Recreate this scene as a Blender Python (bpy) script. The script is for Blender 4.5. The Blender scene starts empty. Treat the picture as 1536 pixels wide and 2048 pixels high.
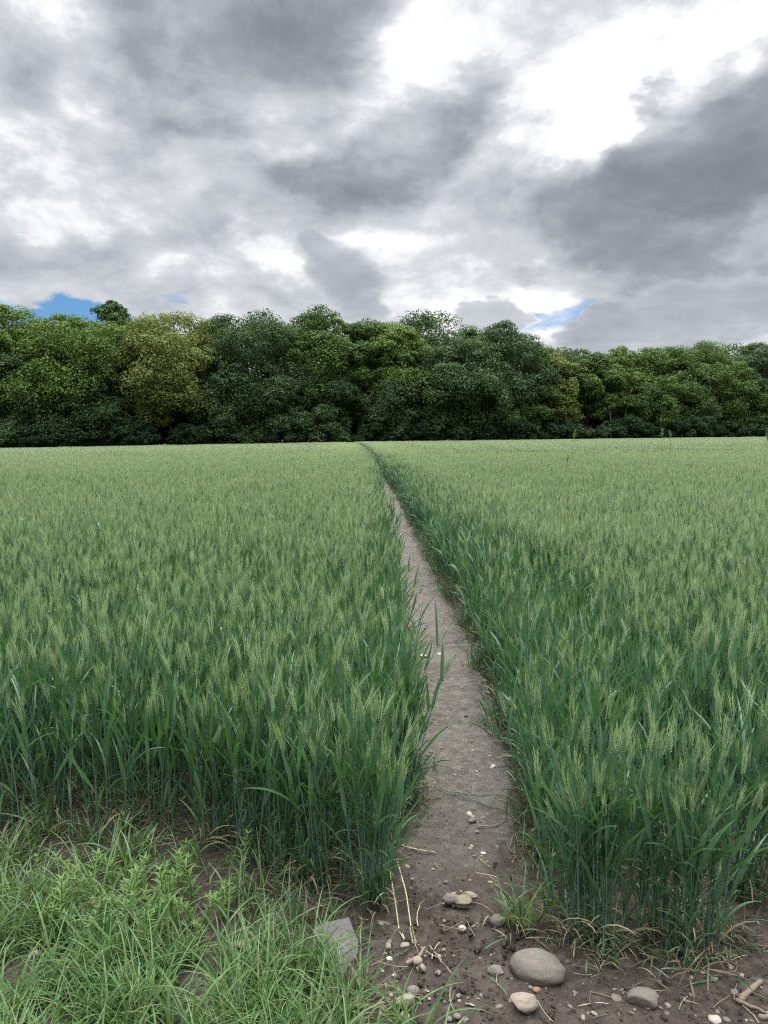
import bpy, bmesh, math
import numpy as np

R = math.radians
SC = bpy.context.scene
COL = SC.collection
rng = np.random.default_rng(11)

# ------------------------------------------------------------------ camera
CAM_H, PITCH, FPX = 1.55, R(5.75), 1530.0            # focal length in pixels of the 1536 x 2048 frame
cam_d = bpy.data.cameras.new('camera')
cam = bpy.data.objects.new('camera', cam_d); COL.objects.link(cam)
cam.location = (0, 0, CAM_H); cam.rotation_euler = (math.pi/2 - PITCH, 0, 0)
cam_d.sensor_fit = 'VERTICAL'; cam_d.sensor_height = 36; cam_d.sensor_width = 27
cam_d.lens = FPX/2048*36; cam_d.clip_start = .05; cam_d.clip_end = 6000
SC.camera = cam

# ------------------------------------------------------------------ exposure, sun, sky
SC.view_settings.view_transform = 'Standard'; SC.view_settings.look = 'None'
SC.render.engine = 'CYCLES'; SC.cycles.use_denoising = False; SC.cycles.filter_width = 1.15; SC.cycles.sample_clamp_indirect = 4.0
SC.view_settings.exposure = 0.25; SC.view_settings.gamma = 1.0
SUN_EL, SUN_AZ = R(57), R(25)                          # high, ahead and a little to the right, behind cloud
sun_d = bpy.data.lights.new('sun', 'SUN'); sun_d.energy = 1.5; sun_d.angle = R(10); sun_d.color = (1, .96, .88)
sun = bpy.data.objects.new('sun', sun_d); COL.objects.link(sun)
sun.rotation_euler = (math.pi/2 - SUN_EL, 0, math.pi - SUN_AZ)
SKY_OVERHEAD = 9.0                                     # gain of the unseen sky overhead, added to light the field

def cam_ray(px, py):
    a, b = (px-768)/FPX, -(py-1024)/FPX
    f = np.array([0, math.cos(PITCH), -math.sin(PITCH)]); u = np.array([0, math.sin(PITCH), math.cos(PITCH)])
    return f + a*np.array([1., 0, 0]) + b*u
def ground(px, py, z=0.0):
    d = cam_ray(px, py); t = (z-CAM_H)/d[2]
    return d[0]*t, d[1]*t
def azel(px, py):
    d = cam_ray(px, py); d /= np.linalg.norm(d)
    return math.atan2(d[0], d[1]), math.asin(d[2])

W = bpy.data.worlds.new('World'); SC.world = W; W.use_nodes = True
def build_sky():
    nt = W.node_tree; N, L = nt.nodes, nt.links; N.clear()
    def new(t, **k):
        n = N.new(t)
        for a, b in k.items(): setattr(n, a, b)
        return n
    def put(sock, v):
        if isinstance(v, bpy.types.NodeSocket): L.new(v, sock)
        else: sock.default_value = v
    def m(op, a, b=0.0, c=0.0, clamp=False):
        n = new('ShaderNodeMath', operation=op, use_clamp=clamp)
        put(n.inputs[0], a); put(n.inputs[1], b); put(n.inputs[2], c); return n.outputs[0]
    def smooth(v, a, b, lo=0., hi=1.):
        n = new('ShaderNodeMapRange', interpolation_type='SMOOTHSTEP')
        put(n.inputs[0], v); n.inputs[1].default_value = a; n.inputs[2].default_value = b
        n.inputs[3].default_value = lo; n.inputs[4].default_value = hi; return n.outputs[0]
    def xyz(x, y, z=0.0):
        n = new('ShaderNodeCombineXYZ'); put(n.inputs[0], x); put(n.inputs[1], y); put(n.inputs[2], z); return n.outputs[0]
    def noise(v, scale, detail, rough, dist=0., colour=False):
        n = new('ShaderNodeTexNoise', noise_dimensions='3D'); L.new(v, n.inputs['Vector'])
        n.inputs['Scale'].default_value = scale; n.inputs['Detail'].default_value = detail
        n.inputs['Roughness'].default_value = rough; n.inputs['Distortion'].default_value = dist
        return n.outputs[1 if colour else 0]
    tc = new('ShaderNodeTexCoord'); sep = new('ShaderNodeSeparateXYZ'); L.new(tc.outputs['Generated'], sep.inputs[0])
    x, y, z = sep.outputs
    az = m('ARCTAN2', x, y); el = m('ARCSINE', z)
    zz = m('ADD', m('MAXIMUM', z, 0.0), .16)
    q = xyz(m('DIVIDE', x, zz), m('DIVIDE', y, zz), 0.0)              # the cloud deck seen in perspective
    ae = xyz(m('MULTIPLY', az, 1.0), m('MULTIPLY', el, 1.7), 0.3)
    w1 = noise(ae, 3.2, 5, .55, 0, True); w2 = noise(q, 1.3, 6, .55, .3, True)
    def off(c, k):
        n = new('ShaderNodeVectorMath', operation='SUBTRACT'); L.new(c, n.inputs[0]); n.inputs[1].default_value = (.5, .5, .5)
        s = new('ShaderNodeVectorMath', operation='SCALE'); L.new(n.outputs[0], s.inputs[0]); s.inputs['Scale'].default_value = k
        return s.outputs[0]
    def vadd(a, b):
        n = new('ShaderNodeVectorMath', operation='ADD'); L.new(a, n.inputs[0]); L.new(b, n.inputs[1]); return n.outputs[0]
    pos = vadd(vadd(xyz(az, el, 0.), off(w1, .17)), off(w2, .05))
    w3 = noise(ae, 11, 7, .62, 0, True)
    pos = vadd(pos, off(w3, .06))
    def blobs(rows):
        s = None
        for (px, py, rx, ry, rot, amp, *sharp) in rows:
            a, e = azel(px, py)
            mp = new('ShaderNodeMapping', vector_type='TEXTURE'); L.new(pos, mp.inputs[0])
            mp.inputs['Location'].default_value = (a, e, 0); mp.inputs['Rotation'].default_value = (0, 0, R(rot))
            mp.inputs['Scale'].default_value = (rx/FPX, ry/FPX, 1)
            fl = new('ShaderNodeVectorMath', operation='MULTIPLY'); L.new(mp.outputs[0], fl.inputs[0]); fl.inputs[1].default_value = (1, 1, 0)
            g = new('ShaderNodeTexGradient', gradient_type='SPHERICAL'); L.new(fl.outputs[0], g.inputs[0])
            v = smooth(g.outputs[1], 0, sharp[0] if sharp else .75, 0, amp)
            s = v if s is None else m('ADD', s, v)
        return s
    B = blobs([
        (110, 60, 170, 150, 0, .42), (110, 210, 170, 90, 0, .17), (20, 60, 90, 110, 0, -.25),
        (480, 70, 420, 150, -8, -.30, .5), (350, 170, 300, 110, -10, -.22), (640, 40, 230, 130, 25, -.30),
        (870, 60, 260, 150, 30, .20), (760, 130, 150, 70, 35, .22), (1150, 120, 350, 150, 0, .10),
        (1270, 175, 280, 110, 12, .34), (1420, 150, 150, 80, 25, .30), (1170, 235, 130, 70, 0, .25), (1340, 60, 250, 60, -10, .10),
        (1490, 240, 300, 120, 20, -.42, .3), (1440, 350, 430, 160, 8, -.26, .5), (1200, 430, 420, 120, 5, -.22), (1450, 480, 380, 130, 0, -.20),
        (800, 290, 250, 115, 18, -.42, .5), (740, 390, 330, 100, 6, -.28), (920, 250, 160, 70, 30, -.16),
        (1010, 270, 120, 60, 35, .12), (620, 200, 130, 90, 40, .16), (640, 285, 80, 40, 0, .14),
        (230, 380, 260, 90, 12, .18), (90, 410, 200, 70, 0, .12), (130, 490, 330, 50, 5, -.20), (330, 300, 300, 70, 12, .02),
        (480, 340, 260, 70, 8, -.08), (430, 440, 240, 70, 10, -.14),
        (520, 520, 130, 75, 30, .30), (380, 500, 230, 40, 8, .10), (600, 500, 80, 60, 0, -.14),  (560, 580, 60, 60, 0, .18),
        (780, 480, 300, 40, 5, .10), (950, 550, 260, 60, 0, .10), (900, 480, 240, 50, 0, .04),
        (300, 570, 320, 50, -6, -.12), (60, 540, 200, 40, 0, .08), (480, 620, 240, 40, 0, -.02),
         (1060, 640, 60, 45, 0, .34), (1110, 600, 130, 30, 0, .24), (1290, 690, 260, 26, 4, .40),
          (1500, 600, 200, 110, 0, -.10), (860, 605, 150, 60, 0, .26), (560, 560, 120, 70, 0, .20), (430, 600, 160, 40, 0, .14), (1080, 560, 200, 40, 0, .16), (1300, 690, 280, 30, 3, .25),
    ])
    n1 = m('SUBTRACT', noise(q, 1.9, 10, .6, .5), .5)
    n2 = m('SUBTRACT', noise(ae, 5.5, 13, .65, .25), .5)
    n3 = m('SUBTRACT', noise(q, 6, 8, .62, .3), .5)
    def billow(scale, k):                              # heaped, cauliflower edges
        vz = new('ShaderNodeTexVoronoi', voronoi_dimensions='3D', feature='F1'); L.new(vadd(ae, off(noise(ae, scale*.55, 5, .6, 0, True), k)), vz.inputs['Vector'])
        vz.inputs['Scale'].default_value = scale; vz.inputs['Detail'].default_value = 2.0; vz.inputs['Roughness'].default_value = .55; vz.inputs['Lacunarity'].default_value = 2.3
        vz.normalize = True
        return m('SUBTRACT', .42, vz.outputs['Distance'])
    b1 = billow(6.5, .10); B = m('ADD', B, m('MULTIPLY', b1, .9))
    B = m('ADD', m('ADD', m('MULTIPLY', B, .76), .57), m('ADD', m('MULTIPLY', n1, .35), m('ADD', m('MULTIPLY', n2, 1.4), m('MULTIPLY', n3, .15))))
    B = m('ADD', B, m('ADD', smooth(B, .68, .86, 0, .13), smooth(B, .26, .42, -.04, 0)))   # bright breaks and grey bases
    # heaps with crisp bright rims and grey hearts
    Hf = blobs([(690, 575, 130, 120, 0, .8), (640, 480, 50, 60, 30, .5), (985, 630, 100, 70, 0, 1.0), (1370, 600, 290, 95, 8, .75), (1180, 665, 150, 60, 10, .8), (270, 590, 110, 40, -8, .4)])
    Hf = m('ADD', Hf, m('ADD', m('MULTIPLY', b1, .75), m('MULTIPLY', n2, .9)))
    Bh = m('ADD', m('ADD', smooth(Hf, .42, .85, .54, .36), m('MULTIPLY', n1, .6)), m('ADD', m('MULTIPLY', n3, .35), m('MULTIPLY', n2, .25)))
    mb_ = new('ShaderNodeMix', data_type='FLOAT'); L.new(m('MULTIPLY', smooth(Hf, .36, .60), .8), mb_.inputs[0]); L.new(B, mb_.inputs[2]); L.new(Bh, mb_.inputs[3]); B = mb_.outputs[0]
    ramp = new('ShaderNodeValToRGB'); L.new(m('MULTIPLY_ADD', B, .78, .20), ramp.inputs[0])
    e = ramp.color_ramp.elements
    def lin(c): return tuple(((v/255)/12.92 if v/255 <= .04045 else ((v/255+.055)/1.055)**2.4) for v in c)+(1,)
    e[0].position = 0.0; e[0].color = lin((126, 132, 142))
    e[1].position = 1.0; e[1].color = lin((255, 255, 255))
    for p, c in ((.18, (138, 144, 154)), (.35, (157, 163, 172)), (.53, (183, 188, 196)), (.69, (208, 212, 218)), (.85, (234, 236, 241))):
        k = e.new(p); k.color = lin(c)
    # extra brightness added above the view, to light the ground
    gain = smooth(el, R(29), R(74), .86, SKY_OVERHEAD)
    cl = new('ShaderNodeVectorMath', operation='SCALE'); L.new(ramp.outputs[0], cl.inputs[0]); L.new(gain, cl.inputs['Scale'])
    sky = new('ShaderNodeTexSky', sky_type='NISHITA'); sky.sun_disc = False
    sky.sun_elevation = SUN_EL; sky.sun_rotation = SUN_AZ; sky.ozone_density = 2.2; sky.air_density = 1.0; sky.dust_density = .3
    sk = new('ShaderNodeVectorMath', operation='SCALE'); L.new(sky.outputs[0], sk.inputs[0]); sk.inputs['Scale'].default_value = SKY_GAP
    tint = new('ShaderNodeVectorMath', operation='MULTIPLY'); L.new(sk.outputs[0], tint.inputs[0]); tint.inputs[1].default_value = (.64, .98, 1.32)
    H = blobs([(-20, 592, 230, 52, -4, 1.25), (150, 612, 120, 34, -8, 1.1), (350, 592, 80, 14, 5, .75), (1115, 622, 120, 30, 6, 1.0),
               (1045, 606, 50, 14, 0, .9), (1170, 640, 60, 22, 0, .7), (1200, 700, 60, 12, 0, .5)])
    H = m('ADD', H, m('ADD', m('MULTIPLY', m('ADD', n2, n3), 1.1), m('MULTIPLY', b1, -.9)))
    hole = m('MULTIPLY', smooth(H, .28, 1.25), smooth(Hf, .55, .40))
    mx = new('ShaderNodeMix', data_type='RGBA'); L.new(hole, mx.inputs[0]); L.new(cl.outputs[0], mx.inputs[6]); L.new(tint.outputs[0], mx.inputs[7])
    bg = new('ShaderNodeBackground'); L.new(mx.outputs[2], bg.inputs[0]); bg.inputs[1].default_value = 1.0
    out = new('ShaderNodeOutputWorld'); L.new(bg.outputs[0], out.inputs[0])
SKY_GAP = .062
build_sky()

# ------------------------------------------------------------------ helpers
def vnoise(x, y, seed=0):
    x = np.asarray(x, float); y = np.asarray(y, float)
    xi, yi = np.floor(x).astype(np.int64), np.floor(y).astype(np.int64); fx, fy = x-xi, y-yi
    def h(a, b):
        k = (a*374761393 + b*668265263 + seed*144665) & 0xffffffff
        k = ((k ^ (k >> 13))*1274126177) & 0xffffffff
        return ((k ^ (k >> 16)) & 0xffff)/65535.
    u, v = fx*fx*(3-2*fx), fy*fy*(3-2*fy)
    return (h(xi, yi)*(1-u)+h(xi+1, yi)*u)*(1-v) + (h(xi, yi+1)*(1-u)+h(xi+1, yi+1)*u)*v
def fbm(x, y, octv=4, seed=0):
    s, a, t = 0., .5, 0.
    for k in range(octv):
        s = s + a*vnoise(x*2**k, y*2**k, seed+k*7); t += a; a *= .5
    return s/t - .5
def sstep(x, a, b):
    t = np.clip((np.asarray(x, float)-a)/(b-a), 0, 1); return t*t*(3-2*t)
def slope(x, y):                                       # the field rises gently to the right
    x = np.clip(x, -150, 150)
    return np.where(x < 0, .0150, .0095)*x*sstep(y, 8, 50)

class MB:
    def __init__(s): s.v, s.f, s.m, s.a, s.n = [], [], [], [], 0
    def add(s, v, f, mat=0, var=0.5):
        v = np.asarray(v, float); f = np.asarray(f, np.int64)
        s.v.append(v); s.f.append(f+s.n); s.m.append(np.full(len(f), mat) if np.isscalar(mat) else mat)
        s.a.append(np.full(len(v), var) if np.isscalar(var) else var); s.n += len(v)
    def merge(s, o, rot=None, t=(0, 0, 0), k=1.0, dv=0.0):
        base = s.n
        for v, a in zip(o.v, o.a):
            w = v*k
            if rot is not None: w = w @ rot.T
            s.v.append(w+np.asarray(t)); s.a.append(a+dv); s.n += len(v)
        for f, mm in zip(o.f, o.m): s.f.append(f+base); s.m.append(mm)
    def mesh(s, name, mats, smooth=False):
        me = bpy.data.meshes.new(name)
        V = np.concatenate(s.v); me.vertices.add(len(V)); me.vertices.foreach_set('co', V.astype(np.float32).ravel())
        loops = np.concatenate([f.ravel() for f in s.f]); tot = np.concatenate([np.full(len(f), f.shape[1]) for f in s.f])
        me.loops.add(len(loops)); me.loops.foreach_set('vertex_index', loops.astype(np.int32))
        me.polygons.add(len(tot)); me.polygons.foreach_set('loop_start', (np.cumsum(tot)-tot).astype(np.int32))
        me.polygons.foreach_set('material_index', np.concatenate(s.m).astype(np.int32))
        me.polygons.foreach_set('use_smooth', np.full(len(tot), smooth))
        me.update(calc_edges=True)
        at = me.attributes.new('var', 'FLOAT', 'POINT'); at.data.foreach_set('value', np.concatenate(s.a).astype(np.float32))
        for m_ in mats: me.materials.append(m_)
        me.validate(); return me
def link(name, me, parent=None):
    o = bpy.data.objects.new(name, me); COL.objects.link(o)
    if parent: o.parent = parent
    return o
def tag(o, label=None, cat=None, group=None, kind=None):
    for k, v in (('label', label), ('category', cat), ('group', group), ('kind', kind)):
        if v: o[k] = v
    return o
def empty(name, loc, rz=0., **k):
    o = bpy.data.objects.new(name, None); COL.objects.link(o); o.location = loc; o.rotation_euler = (0, 0, rz)
    o.empty_display_size = .1; return tag(o, **k)
def copy_tree(o, parent=None):
    c = o.copy(); COL.objects.link(c)
    if parent: c.parent = parent
    for ch in o.children: copy_tree(ch, c)
    return c
def rotz(a): c, s = math.cos(a), math.sin(a); return np.array([[c, -s, 0], [s, c, 0], [0, 0, 1.]])
def rotx(a): c, s = math.cos(a), math.sin(a); return np.array([[1., 0, 0], [0, c, -s], [0, s, c]])

def tube(mb, pts, rad, sides=4, mat=0, var=.5):
    pts = np.asarray(pts, float); n = len(pts); rad = np.broadcast_to(rad, (n,))
    d = np.gradient(pts, axis=0); d /= np.linalg.norm(d, axis=1)[:, None]+1e-9
    ref = np.array([1., 0, 0]) if abs(d[0, 0]) < .8 else np.array([0, 1., 0])
    u = np.cross(d, ref); u /= np.linalg.norm(u, axis=1)[:, None]; w = np.cross(d, u)
    a = np.arange(sides)*2*math.pi/sides
    v = pts[:, None]+rad[:, None, None]*(np.cos(a)[None, :, None]*u[:, None]+np.sin(a)[None, :, None]*w[:, None])
    i = np.arange(n-1)[:, None]*sides; j = np.arange(sides)[None]; jn = (j+1) % sides
    f = np.stack([i+j, i+jn, i+sides+jn, i+sides+j], -1).reshape(-1, 4)
    mb.add(v.reshape(-1, 3), f, mat, var)
WP = np.array([.55, .9, 1, .95, .82, .6, .34, .03])
def blade(mb, p0, az, L, w, th0, th1, n=4, mat=0, var=.5, fold=.25, twist=0., flat=False):
    t = np.linspace(0, 1, n+1); th = th0+(th1-th0)*t**1.4
    hd = np.array([math.cos(az), math.sin(az), 0]); side = np.array([-math.sin(az), math.cos(az), 0])
    d = np.sin(th)[:, None]*hd + np.cos(th)[:, None]*np.array([0, 0, 1.])
    p = np.asarray(p0)+np.concatenate([[np.zeros(3)], np.cumsum((d[:-1]+d[1:])/2*L/n, 0)])
    nrm = np.cross(d, side); tw = (twist*t)[:, None]
    sd = side*np.cos(tw)+nrm*np.sin(tw); nn = nrm*np.cos(tw)-side*np.sin(tw)
    ww = np.interp(t, np.linspace(0, 1, len(WP)), WP)[:, None]*w/2
    if flat:
        v = np.stack([p-sd*ww, p+sd*ww], 1).reshape(-1, 3); i = np.arange(n)*2
        f = np.stack([i, i+1, i+3, i+2], -1)
    else:
        v = np.stack([p-sd*ww, p-nn*ww*fold*2, p+sd*ww], 1).reshape(-1, 3); i = np.arange(n)*3
        f = np.concatenate([np.stack([i, i+1, i+4, i+3], -1), np.stack([i+1, i+2, i+5, i+4], -1)])
    mb.add(v, f, mat, var)

# ------------------------------------------------------------------ materials
def mat_new(name):
    m = bpy.data.materials.new(name); m.use_nodes = True; nt = m.node_tree; nt.nodes.clear()
    return m, nt, nt.nodes, nt.links
def rgb(c): return (c[0], c[1], c[2], 1)
def plant_mat(name, c0, c1, trans=.35, rough=.5, spec=.35, patch=0., patch_c=None, far_bright=None):
    m, nt, N, L = mat_new(name)
    at = N.new('ShaderNodeAttribute'); at.attribute_name = 'var'
    oi = N.new('ShaderNodeObjectInfo')
    ad = N.new('ShaderNodeMath'); ad.operation = 'MULTIPLY_ADD'; L.new(oi.outputs['Random'], ad.inputs[0]); ad.inputs[1].default_value = .35
    L.new(at.outputs['Fac'], ad.inputs[2])
    sb = N.new('ShaderNodeMath'); sb.operation = 'SUBTRACT'; sb.use_clamp = True; L.new(ad.outputs[0], sb.inputs[0]); sb.inputs[1].default_value = .17
    mx = N.new('ShaderNodeMix'); mx.data_type = 'RGBA'; L.new(sb.outputs[0], mx.inputs[0]); mx.inputs[6].default_value = rgb(c0); mx.inputs[7].default_value = rgb(c1)
    col = mx.outputs[2]
    if patch:
        g = N.new('ShaderNodeNewGeometry'); ns = N.new('ShaderNodeTexNoise'); L.new(g.outputs['Position'], ns.inputs['Vector'])
        ns.inputs['Scale'].default_value = patch; ns.inputs['Detail'].default_value = 4
        mr = N.new('ShaderNodeMapRange'); L.new(ns.outputs[0], mr.inputs[0]); mr.inputs[1].default_value = .4; mr.inputs[2].default_value = .68
        m2 = N.new('ShaderNodeMix'); m2.data_type = 'RGBA'; L.new(mr.outputs[0], m2.inputs[0]); L.new(col, m2.inputs[6]); m2.inputs[7].default_value = rgb(patch_c)
        col = m2.outputs[2]
    if far_bright:                                          # brighter look of the far crop painted into the colour, paler with distance
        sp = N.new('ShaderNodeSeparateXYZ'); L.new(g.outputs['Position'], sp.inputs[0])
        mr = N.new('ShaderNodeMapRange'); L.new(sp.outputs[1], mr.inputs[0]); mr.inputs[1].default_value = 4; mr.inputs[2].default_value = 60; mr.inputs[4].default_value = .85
        m3 = N.new('ShaderNodeMix'); m3.data_type = 'RGBA'; L.new(mr.outputs[0], m3.inputs[0]); L.new(col, m3.inputs[6]); m3.inputs[7].default_value = rgb(far_bright); col = m3.outputs[2]
    p = N.new('ShaderNodeBsdfPrincipled'); L.new(col, p.inputs['Base Color']); p.inputs['Roughness'].default_value = rough
    p.inputs['Specular IOR Level'].default_value = spec
    o = N.new('ShaderNodeOutputMaterial')
    if trans:
        tr = N.new('ShaderNodeBsdfTranslucent')
        hs = N.new('ShaderNodeMix'); hs.data_type = 'RGBA'; hs.blend_type = 'MULTIPLY'; hs.inputs[0].default_value = 1; L.new(col, hs.inputs[6]); hs.inputs[7].default_value = (1.15, 1.2, .6, 1)
        L.new(hs.outputs[2], tr.inputs[0])
        ms = N.new('ShaderNodeMixShader'); ms.inputs[0].default_value = trans; L.new(p.outputs[0], ms.inputs[1]); L.new(tr.outputs[0], ms.inputs[2]); L.new(ms.outputs[0], o.inputs[0])
    else: L.new(p.outputs[0], o.inputs[0])
    return m
M_STEM = plant_mat('wheat_stem', (.054, .115, .074), (.105, .185, .128), .15, .4, .5)
M_LEAF = plant_mat('wheat_leaf', (.024, .076, .028), (.088, .182, .060), .34, .32, .65, .35, (.065, .15, .07))
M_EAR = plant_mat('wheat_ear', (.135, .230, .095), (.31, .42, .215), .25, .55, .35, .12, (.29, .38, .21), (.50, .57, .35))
M_DRY = plant_mat('dry_leaf', (.15, .128, .07), (.32, .285, .18), .25, .7, .2)
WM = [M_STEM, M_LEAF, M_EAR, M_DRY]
M_GRASS = plant_mat('grass_blade', (.045, .108, .032), (.175, .275, .105), .34, .42, .45)
M_WEED = plant_mat('weed_leaf', (.10, .19, .045), (.18, .28, .08), .35, .55, .3)

def soil_mat(name, dark, mid, pale, speck, bump=.6, scale=1.0, damp=None):
    m, nt, N, L = mat_new(name)
    g = N.new('ShaderNodeNewGeometry')
    def noise(s, d, r=.6):
        n = N.new('ShaderNodeTexNoise'); L.new(g.outputs['Position'], n.inputs['Vector']); n.inputs['Scale'].default_value = s*scale
        n.inputs['Detail'].default_value = d; n.inputs['Roughness'].default_value = r; return n.outputs[0]
    def rng_(v, a, b):
        n = N.new('ShaderNodeMapRange'); L.new(v, n.inputs[0]); n.inputs[1].default_value = a; n.inputs[2].default_value = b; return n.outputs[0]
    def mix(f, a, b):
        n = N.new('ShaderNodeMix'); n.data_type = 'RGBA'
        if isinstance(f, float): n.inputs[0].default_value = f
        else: L.new(f, n.inputs[0])
        for i, c in ((6, a), (7, b)):
            if isinstance(c, tuple): n.inputs[i].default_value = rgb(c)
            else: L.new(c, n.inputs[i])
        return n.outputs[2]
    a = noise(2.2, 6); b = noise(19, 8, .65); c = noise(90, 6, .7)
    col = mix(rng_(a, .38, .64), dark, mid); col = mix(rng_(b, .45, .68), col, pale)
    col = mix(rng_(c, .56, .72), col, dark)
    v = N.new('ShaderNodeTexVoronoi'); L.new(g.outputs['Position'], v.inputs['Vector']); v.inputs['Scale'].default_value = 75
    col = mix(rng_(v.outputs['Distance'], .13, .08), col, speck) if speck else col
    if damp:                                           # damp ground at the field edge, drying along the path
        sp = N.new('ShaderNodeSeparateXYZ'); L.new(g.outputs['Position'], sp.inputs[0])
        a2 = N.new('ShaderNodeMath'); a2.operation = 'MULTIPLY_ADD'; L.new(noise(1.8, 5), a2.inputs[0]); a2.inputs[1].default_value = 2.6; L.new(sp.outputs[1], a2.inputs[2])
        col = mix(rng_(a2.outputs[0], 4.7, 3.3), col, mix(rng_(b, .4, .68), damp, tuple(2.3*q for q in damp)))
    ad = N.new('ShaderNodeMath'); ad.operation = 'MULTIPLY_ADD'; L.new(c, ad.inputs[0]); ad.inputs[1].default_value = .5; L.new(b, ad.inputs[2])
    bp = N.new('ShaderNodeBump'); bp.inputs['Strength'].default_value = bump; bp.inputs['Distance'].default_value = .035; L.new(ad.outputs[0], bp.inputs['Height'])
    p = N.new('ShaderNodeBsdfPrincipled'); L.new(col, p.inputs['Base Color']); p.inputs['Roughness'].default_value = .88; p.inputs['Specular IOR Level'].default_value = .25
    L.new(bp.outputs[0], p.inputs['Normal'])
    o = N.new('ShaderNodeOutputMaterial'); L.new(p.outputs[0], o.inputs[0]); return m
M_SOIL = soil_mat('field_soil', (.038, .030, .023), (.072, .056, .044), (.105, .084, .067), None, .8)
M_PATH = soil_mat('path_soil', (.094, .081, .068), (.158, .138, .116), (.21, .185, .156), (.27, .24, .20), 1.0, 1.0, (.052, .043, .035))
def stone_mat(name, c0, c1, sp, rough=.75, dirt=0.):
    m, nt, N, L = mat_new(name)
    tc = N.new('ShaderNodeTexCoord'); oi = N.new('ShaderNodeObjectInfo')
    n = N.new('ShaderNodeTexNoise'); n.noise_dimensions = '4D'; L.new(tc.outputs['Object'], n.inputs['Vector']); L.new(oi.outputs['Random'], n.inputs['W']); n.inputs['Scale'].default_value = 2.5; n.inputs['Detail'].default_value = 8; n.inputs['Roughness'].default_value = .65
    mx = N.new('ShaderNodeMix'); mx.data_type = 'RGBA'; L.new(n.outputs[0], mx.inputs[0]); mx.inputs[6].default_value = rgb(c0); mx.inputs[7].default_value = rgb(c1)
    v = N.new('ShaderNodeTexNoise'); L.new(tc.outputs['Object'], v.inputs['Vector']); v.inputs['Scale'].default_value = 22; v.inputs['Detail'].default_value = 3
    mr = N.new('ShaderNodeMapRange'); L.new(v.outputs[0], mr.inputs[0]); mr.inputs[1].default_value = .56; mr.inputs[2].default_value = .68
    m2 = N.new('ShaderNodeMix'); m2.data_type = 'RGBA'; L.new(mr.outputs[0], m2.inputs[0]); L.new(mx.outputs[2], m2.inputs[6]); m2.inputs[7].default_value = rgb(sp)
    sz = N.new('ShaderNodeSeparateXYZ'); L.new(tc.outputs['Object'], sz.inputs[0])          # soil clinging round the foot and in blotches
    ma = N.new('ShaderNodeMath'); ma.operation = 'MULTIPLY_ADD'; L.new(n.outputs[0], ma.inputs[0]); ma.inputs[1].default_value = -1.6; L.new(sz.outputs[2], ma.inputs[2])
    mr2 = N.new('ShaderNodeMapRange'); L.new(ma.outputs[0], mr2.inputs[0]); mr2.inputs[1].default_value = -.55; mr2.inputs[2].default_value = -1.0; mr2.inputs[4].default_value = dirt
    m4 = N.new('ShaderNodeMix'); m4.data_type = 'RGBA'; L.new(mr2.outputs[0], m4.inputs[0]); L.new(m2.outputs[2], m4.inputs[6]); m4.inputs[7].default_value = (.07, .055, .042, 1); m2 = m4
    p = N.new('ShaderNodeBsdfPrincipled'); L.new(m2.outputs[2], p.inputs['Base Color']); p.inputs['Roughness'].default_value = rough; p.inputs['Specular IOR Level'].default_value = .3
    bp = N.new('ShaderNodeBump'); bp.inputs['Strength'].default_value = .35; bp.inputs['Distance'].default_value = .01; L.new(v.outputs[0], bp.inputs['Height']); L.new(bp.outputs[0], p.inputs['Normal'])
    o = N.new('ShaderNodeOutputMaterial'); L.new(p.outputs[0], o.inputs[0]); return m
S_GREY = stone_mat('stone_grey', (.115, .098, .08), (.195, .170, .142), (.09, .076, .062), dirt=.8)
S_TAN = stone_mat('stone_tan', (.21, .168, .128), (.30, .245, .19), (.16, .125, .095), dirt=.8)
S_PALE = stone_mat('stone_pale', (.32, .28, .225), (.44, .395, .33), (.26, .22, .18), dirt=.8)
S_RUST = stone_mat('stone_rust', (.20, .105, .06), (.30, .17, .10), (.14, .08, .05), dirt=.8)
M_LITTER = plant_mat('dead_leaf', (.075, .062, .036), (.20, .168, .105), .15, .8, .15)
S_SLAB = stone_mat('stone_slab', (.130, .118, .116), (.200, .183, .180), (.10, .088, .086), .85, dirt=.8)
S_WHITE = stone_mat('stone_white', (.66, .66, .64), (.76, .76, .74), (.6, .58, .55), .5)
S_MOSS = stone_mat('stone_moss', (.15, .135, .09), (.21, .19, .12), (.12, .12, .05), dirt=.8)
S_DARK = stone_mat('stone_dark', (.08, .065, .055), (.13, .11, .095), (.06, .05, .04))
M_BARK = stone_mat('bark', (.055, .045, .034), (.10, .085, .066), (.035, .03, .024), .9)
M_BIRCH = stone_mat('pale_bark', (.12, .11, .09), (.19, .175, .15), (.06, .05, .045), .85)
M_TWIG = stone_mat('twig', (.13, .10, .072), (.22, .175, .13), (.08, .06, .045), .85)
M_STRAW = stone_mat('straw', (.30, .25, .15), (.46, .40, .26), (.22, .17, .10), .7)
M_PALESTRAW = stone_mat('pale_straw', (.30, .30, .165), (.42, .41, .26), (.24, .23, .13), .6)

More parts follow.
